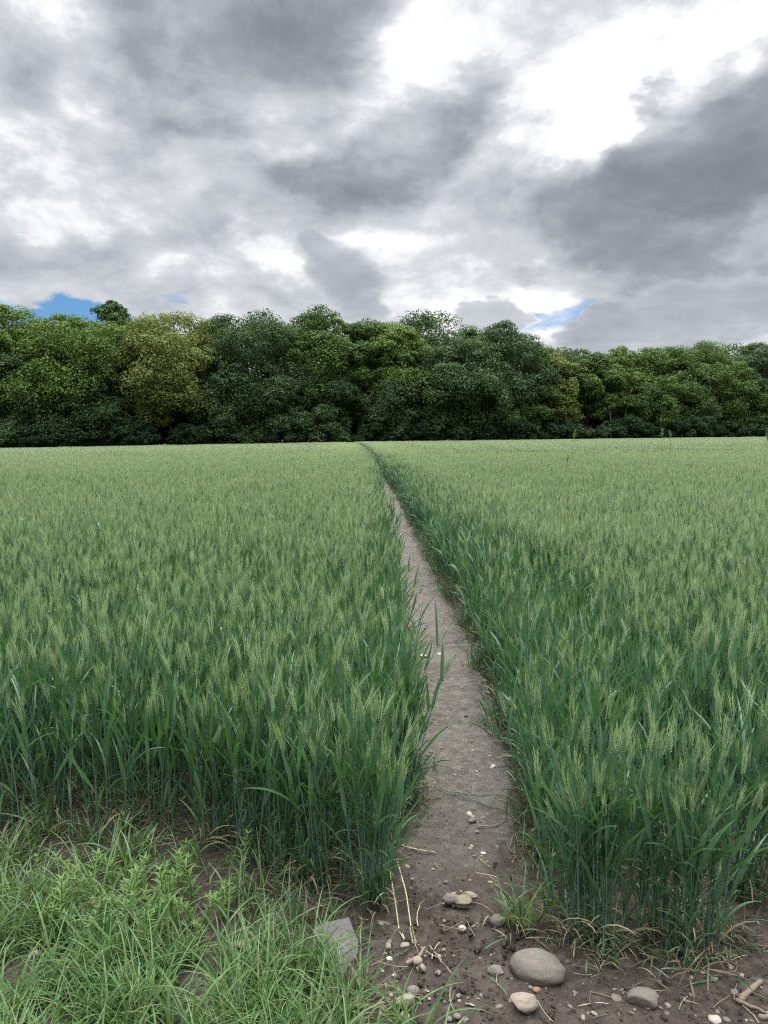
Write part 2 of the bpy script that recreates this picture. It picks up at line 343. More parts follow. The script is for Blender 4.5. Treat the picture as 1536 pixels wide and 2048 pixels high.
# ------------------------------------------------------------------ the lie of the path and of the crop
def line(pts):
    g = np.array([ground(*p) for p in pts]); o = np.argsort(g[:, 1]); return g[o]
LE = line([(735, 2048), (745, 1900), (775, 1800), (785, 1700), (812, 1600), (850, 1560), (857, 1450), (852, 1380), (838, 1300), (818, 1200), (798, 1100), (779, 1000)])
RE = line([(1130, 2048), (1110, 1900), (1090, 1800), (1055, 1700), (1030, 1600), (1022, 1500), (1005, 1440), (985, 1380), (968, 1310), (935, 1260), (897, 1200), (850, 1100), (801, 1005)])
FARL, FARR = [(-.68, 38), (-2.75, 82), (-6.0, 100)], [(-.38, 38), (-2.2, 82), (-4.9, 100)]
LE = np.vstack([LE[LE[:, 1] < 2.9], [(3.1, .13)[::-1], (.13, 3.5), (.10, 5), (.05, 10), (-.10, 18)], FARL]); RE = np.vstack([RE, FARR])
def xl(y): return np.interp(y, LE[:, 1], LE[:, 0])
def xr(y): return np.interp(y, RE[:, 1], RE[:, 0])
FL = np.array([ground(*p) for p in [(0, 1705), (150, 1695), (300, 1680), (450, 1705), (560, 1745), (650, 1775), (780, 1800)]])
FR = np.array([ground(*p) for p in [(1080, 1860), (1140, 1895), (1260, 1900), (1400, 1905), (1450, 1840), (1536, 1800)]])
def front(x, left):
    F = FL if left else FR
    return np.interp(x, F[:, 0], F[:, 1])
WOODX = np.array([-90, -48, -20, 0, 20, 45, 68, 110]); WOODY = np.array([74, 86, 94, 99, 104, 113, 121, 134])
def wood_y(x): return np.interp(x, WOODX, WOODY)
def in_view(x, y, mx=1.5): return (np.abs(x) < y*.52+mx)

# ------------------------------------------------------------------ ground and path
def graded(fine0, fine1, step, lo, hi, g=1.13):
    c = list(np.arange(fine0, fine1, step)); s = step; v = c[-1]
    while v < hi: s *= g; v += s; c.append(v)
    s = step; v = c[0]; pre = []
    while v > lo: s *= g; v -= s; pre.append(v)
    return np.array(pre[::-1]+c)
def soil_z(x, y):
    near = 1-sstep(y, 5, 14)
    d = np.maximum(xl(y)-x, x-xr(y)); bed = 1-sstep(d, -.03, .10)
    bed = bed*sstep(y, 1.9, 2.5)                        # the path is worn a little into the soil
    z = slope(x, y) + near*(.030*fbm(x*6, y*6, 3, 3) + .022*fbm(x*24, y*24, 3, 5)) + .03*fbm(x*1.3, y*1.3, 2, 9)*sstep(y, 1, 3)*near
    return z-.022*bed
def grid_mesh(name, X, Y, Z, mats, smooth=True):
    ny, nx = X.shape; mb = MB(); i = np.arange(ny-1)[:, None]*nx+np.arange(nx-1)[None]
    mb.add(np.stack([X, Y, Z], -1).reshape(-1, 3), np.stack([i, i+1, i+nx+1, i+nx], -1).reshape(-1, 4)); return mb.mesh(name, mats, smooth)
gx = graded(-1.9, 1.7, .014, -2500, 2500); gy = graded(1.25, 4.6, .014, -300, 3500)
X, Y = np.meshgrid(gx, gy)
tag(link('ground', grid_mesh('ground', X, Y, soil_z(X, Y), [M_SOIL])), kind='structure')
py_ = graded(1.2, 5.0, .016, 1.0, 99, 1.05); pt = np.linspace(-1, 1, 44)
T, PY = np.meshgrid(pt, py_)
L0, R0 = xl(PY)-.05-.05*fbm(PY*5, PY*0+3, 3, 2), xr(PY)+.05+.05*fbm(PY*5, PY*0+9, 3, 4)
PX = (L0+R0)/2 + T*(R0-L0)/2
def path_z(x, y): return slope(x, y)-.004 + .010*fbm(x*9, y*9, 4, 21)*2 + .018*fbm(x*3, y*3, 2, 23) + .022*fbm(x*32, y*32, 3, 27)
PZ = path_z(PX, PY) - .05*sstep(PY+.5*fbm(PX*6, PY*6, 3, 51), 2.62, 2.38) - .05*sstep(np.abs(T), .72, 1.0) - .05*sstep(np.abs(T)+.5*fbm(PX*14, PY*14, 3, 31), .8, 1.05)
tag(link('path', grid_mesh('path', PX, PY, PZ, [M_PATH])), kind='structure')
def surf(x, y):
    on = (x > xl(y)+.03) & (x < xr(y)-.03)
    return np.where(on, np.maximum(path_z(x, y), soil_z(x, y)), soil_z(x, y))

# ------------------------------------------------------------------ geometry-node scatter for what nobody could count
def scatter(name, variants, P, rot, scl, idx, kind='stuff', label=None, cat=None):
    coll = bpy.data.collections.new(name+'_kinds')
    for k, me in enumerate(variants):
        coll.objects.link(bpy.data.objects.new('%s_kind_%02d' % (name, k), me))
    me = bpy.data.meshes.new(name); n = len(P)
    me.vertices.add(n); me.vertices.foreach_set('co', np.asarray(P, np.float32).ravel())
    a = me.attributes.new('rot', 'FLOAT_VECTOR', 'POINT'); a.data.foreach_set('vector', np.asarray(rot, np.float32).ravel())
    a = me.attributes.new('scl', 'FLOAT_VECTOR', 'POINT'); a.data.foreach_set('vector', np.asarray(scl, np.float32).ravel())
    a = me.attributes.new('idx', 'INT', 'POINT'); a.data.foreach_set('value', np.asarray(idx, np.int32))
    me.update(); o = link(name, me)
    ng = bpy.data.node_groups.new(name+'_scatter', 'GeometryNodeTree')
    ng.interface.new_socket('Geometry', in_out='INPUT', socket_type='NodeSocketGeometry'); ng.interface.new_socket('Geometry', in_out='OUTPUT', socket_type='NodeSocketGeometry')
    N, L = ng.nodes, ng.links
    gi, go = N.new('NodeGroupInput'), N.new('NodeGroupOutput')
    ci = N.new('GeometryNodeCollectionInfo'); ci.inputs['Collection'].default_value = coll; ci.inputs['Separate Children'].default_value = True; ci.inputs['Reset Children'].default_value = True
    ip = N.new('GeometryNodeInstanceOnPoints'); ip.inputs['Pick Instance'].default_value = True
    mp = N.new('GeometryNodeMeshToPoints')
    def at(nm, ty): n_ = N.new('GeometryNodeInputNamedAttribute'); n_.data_type = ty; n_.inputs['Name'].default_value = nm; return n_.outputs['Attribute']
    L.new(gi.outputs[0], mp.inputs['Mesh']); L.new(mp.outputs[0], ip.inputs['Points']); L.new(ci.outputs[0], ip.inputs['Instance'])
    L.new(at('idx', 'INT'), ip.inputs['Instance Index']); L.new(at('rot', 'FLOAT_VECTOR'), ip.inputs['Rotation']); L.new(at('scl', 'FLOAT_VECTOR'), ip.inputs['Scale'])
    L.new(ip.outputs[0], go.inputs[0])
    md = o.modifiers.new('scatter', 'NODES'); md.node_group = ng
    return tag(o, label, cat, kind=kind)

# ------------------------------------------------------------------ wheat
OCT_F = np.array([[0, 1, 2], [0, 2, 3], [0, 3, 4], [0, 4, 1], [5, 2, 1], [5, 3, 2], [5, 4, 3], [5, 1, 4]])
def spikelet(mb, p, d, L, w, var):
    d = d/np.linalg.norm(d); u = np.cross(d, [0.3, .9, .1]); u /= np.linalg.norm(u); v = np.cross(d, u)
    q = np.array([p, p+d*L*.42+u*w, p+d*L*.42+v*w, p+d*L*.42-u*w, p+d*L*.42-v*w, p+d*L]); mb.add(q, OCT_F, 2, var)
def ear_geo(mb, p, axis, az, L, lod, var, awn=.055):
    axis = axis/np.linalg.norm(axis); s = np.array([math.cos(az), math.sin(az), 0]); s = s-axis*np.dot(s, axis); s /= np.linalg.norm(s); c = np.cross(axis, s)
    def hair(q, d, l, w=.0008):
        d = d/np.linalg.norm(d); u = np.cross(d, c if abs(np.dot(d, c)) < .8 else s); u /= np.linalg.norm(u)
        mb.add([q-u*w, q+u*w, q+d*l], [[0, 1, 2]], 2, var+.15)
    if lod == 0:
        n = 9
        for i in range(2*n):
            t = i/(2*n); sg = 1 if i % 2 else -1; q = p+axis*L*t*.92
            sz = (.75+.5*math.sin(math.pi*min(1, t*1.1+.12)))
            for k in (-.5, .5):
                d = axis+s*sg*.42+c*k*.5
                spikelet(mb, q+s*sg*.0018, d, .0115*sz, .0017*sz, var+rng.uniform(-.12, .12))
            d = axis+s*sg*rng.uniform(.1, .3)+c*rng.uniform(-.22, .22); hair(q+d*.011, d, awn*rng.uniform(.7, 1.1))
    elif lod == 1:
        a = np.array([0, 2.09, 4.19]); ring = [(0, .0016), (.2, .0035), (.55, .0039), (.85, .0028), (1, .0007)]
        vs = np.concatenate([p+axis*L*t+r*(np.cos(a)[:, None]*s*1.25+np.sin(a)[:, None]*c) for t, r in ring])
        f = [[i*3+j, i*3+(j+1) % 3, i*3+3+(j+1) % 3, i*3+3+j] for i in range(4) for j in range(3)]
        mb.add(vs, f, 2, var)
        for i in range(18):
            t = .1+.9*i/18; d = axis+s*rng.uniform(-.3, .3)+c*rng.uniform(-.3, .3); hair(p+axis*L*t, d, awn*rng.uniform(.8, 1.2), .0010)
    else:
        w = .0095
        q = [p, p+axis*L*.4+s*w, p+axis*L*.4-s*w*.5+c*w, p+axis*L*.4-s*w*.5-c*w, p+axis*(L+.01)]
        mb.add(q, [[0, 1, 2], [0, 2, 3], [0, 3, 1], [4, 2, 1], [4, 3, 2], [4, 1, 3]], 2, var)
        for i in range(2):
            d = axis+s*rng.uniform(-.3, .3)+c*rng.uniform(-.3, .3); hair(p+axis*L*.7, d, awn*1.1, .0040)
def plant(H, lod, ear=True, leafy=1.0, droop=0., var=None, dry=True):
    """one tiller of wheat: returns [(part name, MB, material index)]"""
    var = rng.uniform(.15, .85) if var is None else var; out = []
    lean = rng.uniform(0, .13)+droop; la = rng.uniform(0, 6.28); ld = np.array([math.cos(la), math.sin(la), 0])
    n = (6, 3, 1)[lod]; t = np.linspace(0, 1, n+1)
    top = H-(.085 if ear else .0)
    def at(u): return ld*lean*H*(u**1.8)+np.array([0, 0, top*u*(1-.2*lean*lean)])
    st = MB(); pts = np.array([at(u) for u in t]); rad = np.interp(t, [0, .6, 1], [.0023, .0019, .0012])*(1, 1.25, 2.2)[lod]
    if lod == 2: tube(st, pts, rad, 3, 0, var)
    else: tube(st, pts, rad, (5, 3)[lod], 0, var)
    if lod == 0:
        for u in (.22, .45, .7): tube(st, [at(u-.006), at(u), at(u+.006)], [.0019, .0031, .0019], 5, 0, .95)
    out.append(('stem', st, 0))
    spots = [(.80, .17, .0135, .35, 1.0), (.62, .21, .0150, .4, 1.4), (.42, .20, .0140, .45, 1.8), (.25, .18, .012, .5, 2.1), (.12, .15, .010, .5, 2.3)]
    if lod == 2: spots = spots[:2]
    a0 = rng.uniform(0, 6.28)
    for k, (u, L, w, t0, t1) in enumerate(spots):
        if rng.random() > (.90 if k < 2 else .72 if k < 3 else .5)*min(1, leafy+.1*k): continue
        lf = MB(); u2 = u+rng.uniform(-.05, .05)
        blade(lf, at(u2), a0+k*math.pi+rng.uniform(-.7, .7), L*rng.uniform(.75, 1.25)*(1+.25*(leafy-1)), w*(1, 1.15, 1.7)[lod]*rng.uniform(.85, 1.2), t0*rng.uniform(.4, 1.3), t1*rng.uniform(.15, 1.0),
              (7, 4, 2)[lod], 1, var+rng.uniform(-.3, .3), .3, rng.uniform(-1.4, 1.4), flat=lod > 0)
        out.append(('leaf', lf, 1))
    if dry and lod < 2 and rng.random() < .6:
        lf = MB(); blade(lf, at(rng.uniform(.03, .1)), rng.uniform(0, 6.28), rng.uniform(.09, .17), .008, .6, rng.uniform(1.9, 2.9), 5, 3, rng.uniform(0, 1), .3, rng.uniform(-2, 2), flat=lod > 0)
        out.append(('dry_leaf', lf, 3))
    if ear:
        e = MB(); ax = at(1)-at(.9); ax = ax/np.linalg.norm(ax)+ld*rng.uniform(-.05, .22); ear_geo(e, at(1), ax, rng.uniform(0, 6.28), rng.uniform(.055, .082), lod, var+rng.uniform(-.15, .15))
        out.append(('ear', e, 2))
    return out
def plant_mesh(name, plants):
    mb = MB()
    for parts, x, y, k in plants:
        for _, p, mi in parts: mb.merge(p, None, (x, y, 0), k)
    return mb.mesh(name, WM)
HW = .75
# the variants
near = [plant_mesh('wheat_tiller', [(plant(HW*rng.uniform(.74, 1.06), 0, rng.random() < .84), 0, 0, 1)]) for _ in range(16)]
edge = [plant_mesh('wheat_edge_tiller', [(plant(HW*rng.uniform(.55, .9), 0, rng.random() < .3, 1.3, rng.uniform(.05, .28)), 0, 0, 1)]) for _ in range(12)]
def clump(n, rad, lod, ear=.9, lo=.80, hi=1.07, leafy=.9, droop=0.):
    return [(plant(HW*rng.uniform(lo, hi), lod, rng.random() < ear, leafy, droop*rng.random()), rad*math.sqrt(rng.random())*math.cos(a), rad*math.sqrt(rng.random())*math.sin(a), 1) for a in rng.uniform(0, 6.28, n)]
mid = [plant_mesh('wheat_clump', clump(15, .15, 1)) for _ in range(12)]
mid_edge = [plant_mesh('wheat_edge_clump', clump(7, .08, 1, .25, .62, .92, 1.4, .3)) for _ in range(8)]
TILE = 2.0
def tile(n):
    return [(plant(HW*rng.uniform(.76, 1.08), 2, rng.random() < .85, 1.0), *rng.uniform(-TILE/2, TILE/2, 2), 1) for _ in range(n)]
far = [plant_mesh('wheat_patch', tile(1050)) for _ in range(5)]
kinds = near+edge+mid+mid_edge+far
i_near, i_edge, i_mid, i_me, i_far = 0, 16, 28, 40, 48
P, Rr, Sc, Ix = [], [], [], []
def put(x, y, idx, tilt=.05, s=1.0, az=None):
    P.append((x, y, 0)); az = rng.uniform(0, 6.28) if az is None else az
    Rr.append((rng.normal(0, tilt), rng.normal(0, tilt), az)); Sc.append((s, s, s*rng.uniform(.94, 1.05))); Ix.append(idx)
# near plants: jittered spots, thinner at the very front
NEAR_Y, MID_Y = 6.0, 32.0
cand = []
st = .045
for y in np.arange(1.9, NEAR_Y, st):
    for x in np.arange(-y*.52-1.2, y*.52+1.2, st):
        px, py = x+rng.uniform(-.5, .5)*st, y+rng.uniform(-.5, .5)*st
        l, r = xl(py), xr(py); w = .03*fbm(py*4, 1.3, 2, 6)*3
        left = px < (l+r)/2
        dpath = (l-px+w) if left else (px-r+w)
        if dpath < 0: continue
        fy = front(px, left)+.10*fbm(px*5, 2.2, 2, 14)*2
        dfr = py-fy
        if dfr < 0: continue
        # thin rows of soil between the first plants
        tuft = fbm(px*7, py*7, 2, 77)
        if left:
            dens = .80+.20*sstep(dfr, .1, .5)
            if dfr < .45 and tuft < -.2: continue
        else:
            dens = .13+.80*sstep(dfr, .28, .75)
            if dfr < .5 and tuft < -.14: continue
        if rng.random() > dens: continue
        cand.append((px, py, left, dpath, dfr))
def show(c):                                            # how much of it can be seen: close to the open edges and near
    px, py, left, dp, df = c; e = min(dp*.9, df)
    return py*(1+2.4*max(0, e))+ (100 if not in_view(px, py, -.08) else 0)
for tx, ty, tn, tr in [(1160, 1875, 20, .06), (1200, 1893, 16, .04), (1255, 1885, 9, .05), (1340, 1885, 13, .05), (1385, 1900, 18, .045), (1420, 1890, 8, .05), (1125, 1830, 14, .05), (1300, 1850, 12, .06),
                       (1480, 1800, 16, .06), (1535, 1790, 16, .08), (1590, 1800, 24, .1), (1085, 1720, 14, .05), (640, 1775, 22, .05), (690, 1785, 8, .05), (748, 1806, 26, .045), (575, 1745, 22, .07), (500, 1720, 20, .07), (430, 1695, 20, .08), (810, 1600, 14, .04)]:
    gx0, gy0 = ground(tx, ty)
    for _ in range(tn): cand.append((gx0+rng.normal(0, tr*.6), gy0+rng.normal(0, tr*.5), tx < 850, .3, .0))
cand.sort(key=show)
N_THINGS = 296
things, rest = cand[:N_THINGS], cand[N_THINGS:]
for px, py, left, dp, df in rest:
    if dp < (.22 if left else .55) and rng.random() < .68:
        az = rng.uniform(0, 6.28); put(px, py, i_edge+rng.integers(12), .10, rng.uniform(.85, 1.1), az)
    else: put(px, py, i_near+rng.integers(16), .045, rng.uniform(.93, 1.05))
# middle distance: clumps
st = .135
for y in np.arange(NEAR_Y, MID_Y, st):
    for x in np.arange(-y*.52-2.5, y*.52+2.5, st):
        px, py = x+rng.uniform(-.5, .5)*st, y+rng.uniform(-.5, .5)*st
        l, r = xl(py), xr(py); left = px < (l+r)/2; dp = (l-px) if left else (px-r); dp += .05*fbm(py*3, 4.3 if left else 8.1, 2, 6)*2
        if dp < .05: continue
        lim = .25 if left else .55
        if dp < lim and rng.random() < .8: put(px, py, i_me+rng.integers(8), .06, rng.uniform(.85, 1.08))
        elif rng.random() < .95: put(px, py, i_mid+rng.integers(12), .03, rng.uniform(.91, 1.05)+.10*float(fbm(px*.9, py*.9, 3, 8)))
# far: patches, clumps again beside the path
for y in np.arange(MID_Y+TILE/2, 140, TILE):
    for x in np.arange(-y*.52-9, y*.52+9, TILE):
        if y > wood_y(x)-3.2: continue
        if abs(x-(xl(y)+xr(y))/2) < 2.4 and y < 99:
            for cy in np.arange(y-1, y+1, .17):
                for cx in np.arange(x-1, x+1, .17):
                    px, py = cx+rng.uniform(-.08, .08), cy+rng.uniform(-.08, .08); dp = max(xl(py)-px, px-xr(py))
                    if dp > .06: put(px, py, (i_me+rng.integers(8)) if (dp < .4 and rng.random() < .7) else i_mid+rng.integers(12), .06)
        else: put(x, y, i_far+rng.integers(5), .0, 1.0, rng.integers(4)*math.pi/2+rng.uniform(-.05, .05))
P = np.array(P); P[:, 2] = np.where(P[:, 1] < 12, surf(P[:, 0], P[:, 1]), slope(P[:, 0], P[:, 1]))-.004
print('wheat instances', len(P), 'near', len(cand))
scatter('wheat_crop', kinds, P, Rr, Sc, Ix, label='green bearded wheat filling the field on both sides of the trodden path', cat='crop')
# the plants of the open edges: things with their parts
protos = []
def wheat_thing(kind):
    leafy, ear = (1.25, .35) if kind else (1.0, .95)
    t = empty('wheat_plant', (0, 0, 0))
    for nm, mb, mi in plant(HW*(rng.uniform(.6, .92) if kind else rng.uniform(.70, 1.05)), 0, rng.random() < ear, leafy, rng.uniform(.0, .22) if kind else 0.):
        mb.m = [np.zeros_like(a) for a in mb.m]
        link(nm, mb.mesh(nm, [WM[mi]]), t)
    return t
protos = [[wheat_thing(0) for _ in range(14)], [wheat_thing(1) for _ in range(10)]]
used = set()
for px, py, left, dp, df in things:
    k = 1 if (dp < (.10 if left else .5) and df > .2 and rng.random() < .62) else 0
    j = int(rng.integers(len(protos[k]))); src = protos[k][j]
    o = src if (k, j) not in used else copy_tree(src); used.add((k, j))
    s = rng.uniform(.93, 1.06); o.location = (px, py, float(surf(px, py))-.004); o.scale = (s, s, s)
    o.rotation_euler = (rng.normal(0, .085), rng.normal(0, .085), rng.uniform(0, 6.28))
    if left and df < .5: lab, g = 'tall green wheat plant in the dark front rows behind the weedy grass', 'wheat plants in the front rows behind the grass'
    elif left: lab, g = 'green wheat plant lining the path on the same side as the flat slab', 'wheat plants along the grass side of the path'
    elif df < .5: lab, g = 'green wheat plant in the front tufts behind the big grey cobble', 'wheat plants in the tufts behind the cobble'
    else: lab, g = 'green wheat plant lining the path beyond the tufts near the cobble', 'wheat plants along the cobble side of the path'
    tag(o, lab, 'wheat', g)
for k in (0, 1):
    for j, src in enumerate(protos[k]):
        if (k, j) not in used:
            for ch in list(src.children): bpy.data.objects.remove(ch)
            bpy.data.objects.remove(src)

# ------------------------------------------------------------------ the wood: trees with trunk and crown
def leaf_mat(name, c0, c1): return plant_mat(name, c0, c1, .20, .6, .14)
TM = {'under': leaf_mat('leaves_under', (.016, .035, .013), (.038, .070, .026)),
      'bright': leaf_mat('leaves_bright', (.066, .114, .022), (.124, .188, .042)),
      'mid': leaf_mat('leaves_mid', (.050, .092, .023), (.096, .152, .038)),
      'dark': leaf_mat('leaves_dark', (.038, .072, .027), (.075, .122, .043)),
      'olive': leaf_mat('leaves_olive', (.098, .132, .032), (.180, .208, .060)),
      'grey': leaf_mat('leaves_grey', (.045, .080, .032), (.085, .128, .052))}
def leaf_cards(C, nrm, size, r):
    """C: centres (n,3), nrm: facing, size: half length; small folded diamonds"""
    n = len(C); d = nrm+r.normal(0, .24, (n, 3)); d /= np.linalg.norm(d, axis=1)[:, None]
    a = np.cross(d, r.normal(0, 1, (n, 3))); a /= np.linalg.norm(a, axis=1)[:, None]; b = np.cross(d, a)
    s = size[:, None]; k = r.uniform(.45, .8, (n, 1))
    v = np.stack([C-a*s, C-b*s*k+a*s*r.uniform(-.3, .3, (n, 1)), C+a*s-d*s*.25, C+b*s*k+a*s*r.uniform(-.3, .3, (n, 1))], 1)
    return v.reshape(-1, 3), np.arange(4*n).reshape(n, 4)
def crown_mesh(name, H, Wd, base, r, n_leaf, card, mat, shape=1.0, nl=None, shrub=False):
    nl = nl or 44
    # clumps spread over an uneven egg
    zc = H*(base+(1-base)*.50); az_ = H*(1-base)*.5; lob = []
    while len(lob) < nl:
        q = r.normal(0, 1, 3); q /= np.linalg.norm(q)
        if q[2] < -.85: continue
        k = r.uniform(.64, .82) if r.random() < .85 else r.uniform(.2, .5)
        wid = 1.0-.25*max(0, q[2])**2 if not shrub else 1.0
        c = np.array([q[0]*Wd/2*k*wid, q[1]*Wd/2*k*wid, zc+q[2]*az_*k*shape])
        lob.append((c, Wd*r.uniform(.14, .235)*(1.2 if k < .55 else 1)*(1 if not shrub else .8)))
    Cs, Ns, Ss, Vs = [], [], [], []
    per = max(20, n_leaf//nl)
    for c, rad in lob:
        out = c-np.array([0, 0, zc-.15*az_]); out /= np.linalg.norm(out)+1e-6
        # sub clumps give the lumpy leaf sprays
        ns = 34; sq = r.normal(0, 1, (ns, 3))+out*.7; sq /= np.linalg.norm(sq, axis=1)[:, None]
        sc = c+sq*rad*r.uniform(.68, 1.0, (ns, 1))*np.array([1, 1, .75]); lv = r.uniform(.2, .8)
        which = r.integers(0, ns, per); q = r.normal(0, 1, (per, 3))+np.array([0, 0, .35]); q /= np.linalg.norm(q, axis=1)[:, None]
        rr = rad*.33*r.uniform(.70, 1.05, (per, 1))
        Cs.append(sc[which]+q*rr*np.array([1.15, 1.15, .7])); Ns.append(q+np.array([0, 0, .35])); Ss.append(card*r.uniform(.55, 1.25, per))
        Vs.append(np.repeat(lv+r.uniform(-.10, .10, ns)[which]+r.uniform(-.06, .06, per), 4))
    C, Nn, S, Vv = map(np.concatenate, (Cs, Ns, Ss, Vs))
    if shrub: C[:, 2] = np.abs(C[:, 2])
    v, f = leaf_cards(C, Nn, S, r); mb = MB(); mb.add(v, f, 0, Vv)
    return mb.mesh(name, [mat]), lob
def trunk_mesh(H, Wd, base, lob, r, rad, mat):
    mb = MB(); top = H*.78; n = 8; t = np.linspace(0, 1, n); bend = r.normal(0, .03*H, 2)
    c = np.stack([bend[0]*t**2, bend[1]*t**2, top*t-.3], -1); rr = rad*np.interp(t, [0, .06, .4, 1], [1.5, 1.05, .7, .12])
    tube(mb, c, rr, 9)
    for k in range(min(12, len(lob))):
        e = lob[k][0]; t0 = np.clip((e[2]/H-.22)/.78, .2, .85); p0 = np.array([np.interp(t0, t, c[:, j]) for j in range(3)])
        m_ = (p0+e)/2+np.array([0, 0, -.04*H]); u = np.linspace(0, 1, 6)[:, None]
        tube(mb, (1-u)**2*p0+2*u*(1-u)*m_+u*u*e, rad*np.linspace(.38, .06, 6), 6)
    return mb.mesh('trunk', [mat], True)
def tree(x, y, H, Wd, base, kind, label, n=15000, card=.21, name='tree', shape=1.0, rad=None, bark=None, group=None, cat='tree', nl=None, seed=0):
    r = np.random.default_rng(int(abs(x*131+y*977))+seed)
    o = empty(name, (x, y, float(slope(np.float64(x), y))-.05), 0, label=label, cat=cat, group=group)
    cm, lob = crown_mesh('crown', H, Wd, base, r, n, card, TM[kind], shape, nl)
    link('crown', cm, o); link('trunk', trunk_mesh(H, Wd, base, lob, r, rad or H*.022, bark or M_BARK), o); return o
def tree_px(px, top, wpx, dback, base, kind, label, **k):
    wpx = wpx*1.2
    # standing behind the edge of the wood by dback metres in the direction of px
    d = cam_ray(px, 872); y = 60.
    for _ in range(60): y = y+.5*(wood_y(d[0]/d[1]*y)+dback-y)
    x = d[0]/d[1]*y; zt = CAM_H+(872-top)/FPX*y; zb = float(slope(np.float64(x), y)); H = (zt-zb)*k.pop('hk', 1.0)
    return tree(x, y, H, wpx/FPX*y, base, kind, label, **k)
# trees of the edge and those just behind them: (x, top, width) read off the photograph
for a in [
    (8, 606, 175, 4, .07, 'bright', 'light green oak tree cut off by the left side of the photo'),
    (150, 626, 205, 4, .07, 'bright', 'broad round light green oak beside the yellowish one, left part of the wood'),
    (340, 637, 185, 2.5, .09, 'olive', 'yellow olive tree with drooping sprays, the only yellowish crown on the left'),
    (502, 626, 190, 4, .07, 'dark', 'wide dark green oak just to the right of the yellow olive tree'),
    (645, 621, 150, 5, .06, 'mid', 'tall green oak left of the dark gap where the path meets the wood'),
    (722, 642, 110, 4, .06, 'mid', 'narrow mid green oak straight above the dark gap in the wood'),
    (790, 634, 130, 4, .07, 'bright', 'yellow green oak right of the gap in the middle of the wood'),
    (905, 676, 165, 2, .05, 'dark', 'dark rounded oak standing forward in the middle of the wood'),
    (1012, 647, 150, 4, .06, 'dark', 'tallest dark oak at the step where the tree tops drop to the right'),
    (1098, 690, 110, 4, .06, 'olive', 'brownish olive tree on the low side of the step in the tree tops'),
    (1172, 707, 105, 3.5, .18, 'mid', 'mid green tree with thin pale trunks showing below its crown'),
    (1243, 699, 100, 4, .07, 'bright', 'light yellow green tree in the low right part of the wood'),
    (1322, 698, 140, 4, .07, 'mid', 'broad green tree right of the light yellow green one'),
    (1415, 691, 125, 4, .06, 'mid', 'tall olive green tree second from the right side of the photo'),
    (1510, 689, 130, 4, .06, 'dark', 'dark green tree cut off by the right side of the photo'),
    ]: tree_px(*a, name='oak_tree', n=66000, card=.145)
for a in [
    (228, 590, 95, 10, .2, 'dark', 'dark bluish tree rising above the crowns left of the yellow olive tree'),
    (72, 640, 120, 12, .2, 'mid', 'pale tree top showing between the two light green oaks'),
    (428, 634, 90, 11, .2, 'mid', 'small rounded tree top peeping out right of the yellow olive crown'),
    (310, 628, 120, 13, .2, 'dark', 'dark tree top just above the yellow olive crown'),
    (585, 634, 130, 13, .2, 'dark', 'dark tree top in the dip between two oaks left of the gap'),
    (758, 628, 120, 12, .2, 'dark', 'dark tree top behind the yellow green oak in the middle'),
    (862, 630, 150, 12, .2, 'dark', 'broad dark tree top behind the forward rounded oak'),
    (940, 648, 100, 13, .2, 'mid', 'tree top filling the dip left of the tallest dark oak'),
    (1140, 704, 110, 13, .2, 'grey', 'low greyish tree top in the deepest dip of the skyline'),
    (1290, 700, 130, 13, .2, 'dark', 'dark tree top behind the light yellow green tree'),
    (1370, 700, 120, 13, .2, 'dark', 'dark tree top left of the tall olive green tree'),
    (1460, 690, 110, 12, .2, 'dark', 'dark twiggy tree top between the last two trees on the right'),
    ]: tree_px(*a, name='tree', n=26000, card=.17)
for a in [
    (22, 692, 120, 1.2, .03, 'grey', 'low grey green tree in front at the left side of the photo'),
    (122, 730, 135, .8, .03, 'grey', 'low rounded grey green tree in front of the broad light green oak'),
    (225, 735, 120, 1.2, .04, 'dark', 'low dark tree in front between grey green one and yellow olive tree'),
    (450, 735, 120, 1.5, .05, 'dark', 'low dark tree in front right of the yellow olive tree'),
    (560, 728, 125, 1.4, .05, 'grey', 'low grey green tree in front of the wide dark oak'),
    (650, 738, 110, 1.2, .08, 'grey', 'low drooping grey green tree just left of the dark gap'),
    (782, 745, 105, 1.0, .05, 'grey', 'low rounded grey green tree just right of the dark gap'),
    (870, 760, 90, 1.3, .05, 'dark', 'low dark tree in front of the forward rounded oak'),
    (985, 752, 120, 1.0, .05, 'dark', 'low dark spreading tree in front of the tallest dark oak'),
    (1075, 765, 90, 1.0, .06, 'mid', 'low green tree in front of the brownish olive tree'),
    (1290, 765, 100, 1.0, .1, 'mid', 'low green tree with bare stems in the right part of the wood'),
    (1375, 770, 90, 1.2, .06, 'dark', 'low dark tree below the tall olive green tree'),
    (1470, 772, 110, 1.0, .06, 'mid', 'low green tree near the right side of the photo'),
    ]: tree_px(*a, name='tree', n=30000, card=.12, nl=32)
